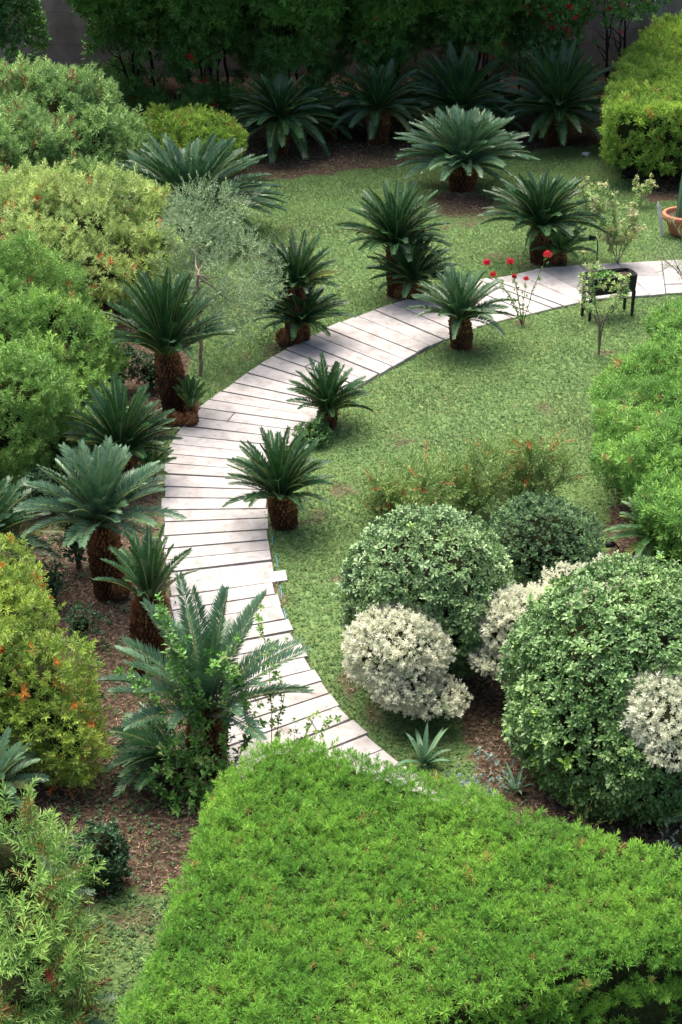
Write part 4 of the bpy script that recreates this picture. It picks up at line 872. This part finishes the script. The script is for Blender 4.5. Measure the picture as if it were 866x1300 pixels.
tube(mb, rim, .018, 8); mb.build('rim', M['black'], root, smooth=True)
lbox('soil', [((0, 0, .665), (bw-.05, bd-.05, .03), 1)], M['soilmix'])
mb = MB(); pp = np.stack([rng.uniform(-bw/2+.05, .08, 40), rng.uniform(-bd/2+.05, bd/2-.05, 40), np.full(40, .69)], 1)
scatter(mb, T_citrus, pp+rng.normal(0, .02, pp.shape), rng.normal(0, .5, pp.shape)+[0, 0, 1], rng.uniform(.6, 1.1, 40)*1.0, None)
lp = tag(mb.build('herb_plant', M['citrus']), 'leafy green plants filling one half of the black planter', 'plant'); lp.location = c; lp.rotation_euler = (0, 0, rz)

def lathe(mb, prof, n=32, o=(0, 0, 0), mi=0):
    th = np.arange(n)*2*math.pi/n; prof = np.array(prof); m_ = len(prof)
    V = np.stack([prof[:, 0:1]*np.cos(th), prof[:, 0:1]*np.sin(th), np.repeat(prof[:, 1:2], n, 1)], -1)+np.array(o)
    i = np.arange(m_-1)[:, None]*n; j = np.arange(n)[None]; k = (j+1) % n
    mb.add(V.reshape(-1, 3), np.stack([i+j, i+k, i+n+k, i+n+j], -1).reshape(-1, 4), (.5, 0, 0, 0), mi)
c = P(866, 297); k_ = S(c); root = empty('terracotta_pot', c, 'large terracotta pot with a wide rim near the far end of the paving', 'pot')
mb = MB(); lathe(mb, [(.20, 0), (.24, .03), (.34, .30), (.345, .31), (.40, .31), (.41, .335), (.41, .40), (.395, .415), (.35, .415), (.34, .40), (.32, .30)]); mb.build('bowl', M['terracotta'], root, smooth=False)
mb = MB(); lathe(mb, [(.335, .345), (.2, .36), (.001, .365)]); mb.build('soil', M['soilmix'], root)
mb = MB(); th = np.linspace(0, 1, 14); tb = np.stack([-.06+th*.03, th*0, .34+th*1.15], 1); prof = .085*(1-.5*th**4)*(1+.0*th)
n = 24; ang = np.arange(n)*2*math.pi/n; rib = 1+.14*np.cos(ang*8)
V = tb[:, None]+np.stack([prof[:, None]*rib*np.cos(ang), prof[:, None]*rib*np.sin(ang), np.zeros((14, n))], -1)
i = np.arange(13)[:, None]*n; j = np.arange(n)[None]; kk = (j+1) % n; mb.add(V.reshape(-1, 3), np.stack([i+j, i+kk, i+n+kk, i+n+j], -1).reshape(-1, 4))
ca = mb.build('cactus', M['cactus']); ca.location = c; tag(ca, 'ribbed green column cactus growing in the terracotta pot', 'cactus')
b = P(841, 300); tp_ = PY(836, 256, b[1]); mb = MB(); d = tp_-b
for (s0, s1, wv) in ((0, .9, .035),):
    side = np.array([.035, .012, 0]); dpv = np.array([0, .012, 0])
    V = [np.zeros(3)-side-dpv, side-dpv, side+dpv, -side+dpv]; V += [q+d*.9 for q in V]; V += [d+[-.006, 0, 0]-dpv*.5, d+[.006, 0, 0]-dpv*.5, d+[.006, 0, 0]+dpv*.5, d+[-.006, 0, 0]+dpv*.5]
    mb.add(np.array(V), [(0, 1, 5, 4), (1, 2, 6, 5), (2, 3, 7, 6), (3, 0, 4, 7), (4, 5, 9, 8), (5, 6, 10, 9), (6, 7, 11, 10), (7, 4, 8, 11), (8, 9, 10, 11)])
st = mb.build('garden_stake', M['white_paint']); st.location = b; tag(st, 'weathered white pointed stake leaning beside the terracotta pot', 'stake')

def spike_light(u, v, hpx, label, s=1.0, sidex=-1):
    b = P(u, v); h = hpx/S(b)/.9; root = empty('spot_light', b, label, 'garden light', 'small black garden lights')
    mb = MB(); tube(mb, smooth_path([[0, 0, -.02], [0, 0, h*.7], [sidex*.02, 0, h*.95], [sidex*.07*s, 0, h]], 4), .011*s, 6); mb.build('stake', M['black'], root, smooth=True)
    mb = MB(); tube(mb, np.array([[sidex*.05*s, 0, h*.97], [sidex*.06*s, 0, h*.98], [sidex*.16*s, -.02, h*1.03], [sidex*.165*s, -.02, h*1.03]]), np.array([.02, .035, .045, .001])*s, 10); mb.build('head', M['black'], root, smooth=True)
spike_light(784, 714, 24, 'small black spot light on a stake beside the green cycad fronds')
spike_light(757, 338, 34, 'small black hooked garden light on the lawn behind the planter')
b = P(800, 226); root = empty('flood_light', b, 'black box shaped floodlight on the grass at the foot of the yellow-green hedge', 'garden light'); root.rotation_euler = (0, 0, .3)
mb = MB(); box(mb, (0, 0, .14), (.34, .14, .16), taper=.8); box(mb, (0, -.075, .15), (.30, .012, .12)); mb.build('housing', M['black'], root)
mb = MB(); tube(mb, [[-.18, 0, 0], [-.19, 0, .14], [-.15, 0, .16]], .012, 5); tube(mb, [[.18, 0, 0], [.19, 0, .14], [.15, 0, .16]], .012, 5); box(mb, (0, 0, .012), (.38, .1, .02)); mb.build('bracket', M['black'], root)
# stones
def stone(u, v, rx, rz_, label, material='stone', seed=0):
    b = P(u, v); k = S(b); r_ = np.random.default_rng(seed); mb = MB(); n1, n2 = 14, 8; V = []
    for a in range(n2+1):
        ph = -math.pi/2+math.pi*a/n2
        for q in range(n1):
            an = q/n1*6.283; rr = 1+.22*math.sin(an*3+seed)*math.cos(ph)+r_.normal(0, .035)
            V.append((math.copysign(abs(math.cos(an))**.8, math.cos(an))*math.cos(ph)*rx/k*rr, math.sin(an)*math.cos(ph)*rx/k*.8*rr, math.sin(ph)*rz_/k*rr+rz_/k*.7))
    i = np.arange(n2)[:, None]*n1; j = np.arange(n1)[None]; kk = (j+1) % n1
    mb.add(V, np.stack([i+j, i+kk, i+n1+kk, i+n1+j], -1).reshape(-1, 4)); o = mb.build('stone', M[material]); o.location = b; tag(o, label, 'stone')
stone(817, 716, 15, 7, 'pale blocky stone behind the biggest green bush', 'stone', 2)
stone(64, 1205, 15, 8, 'larger pale stone beside the wild bottlebrush', 'stone', 4)
stone(106, 1264, 8, 6, 'small pale stone at the foot of the wild bottlebrush', 'stone', 5)
stone(744, 198, 5, 3, 'tiny pale stone at the edge of the back bed', 'stone', 6)
# irrigation hose along the inside of the path
hp = [(338, 640), (341, 672), (343, 690), (348, 712), (352, 745), (355, 765), (360, 790), (373, 822), (388, 850)]
pts = smooth_path([P(u+4, v, .015) for u, v in hp], 6, .004); pts[:, 2] += .03*np.sin(np.arange(len(pts))*.8)-.022
mb = MB(); tube(mb, pts, .009, 7); o = mb.build('garden_hose', M['hose'], smooth=True); tag(o, 'blue hose half hidden in the lawn along the inner path edge', 'hose')
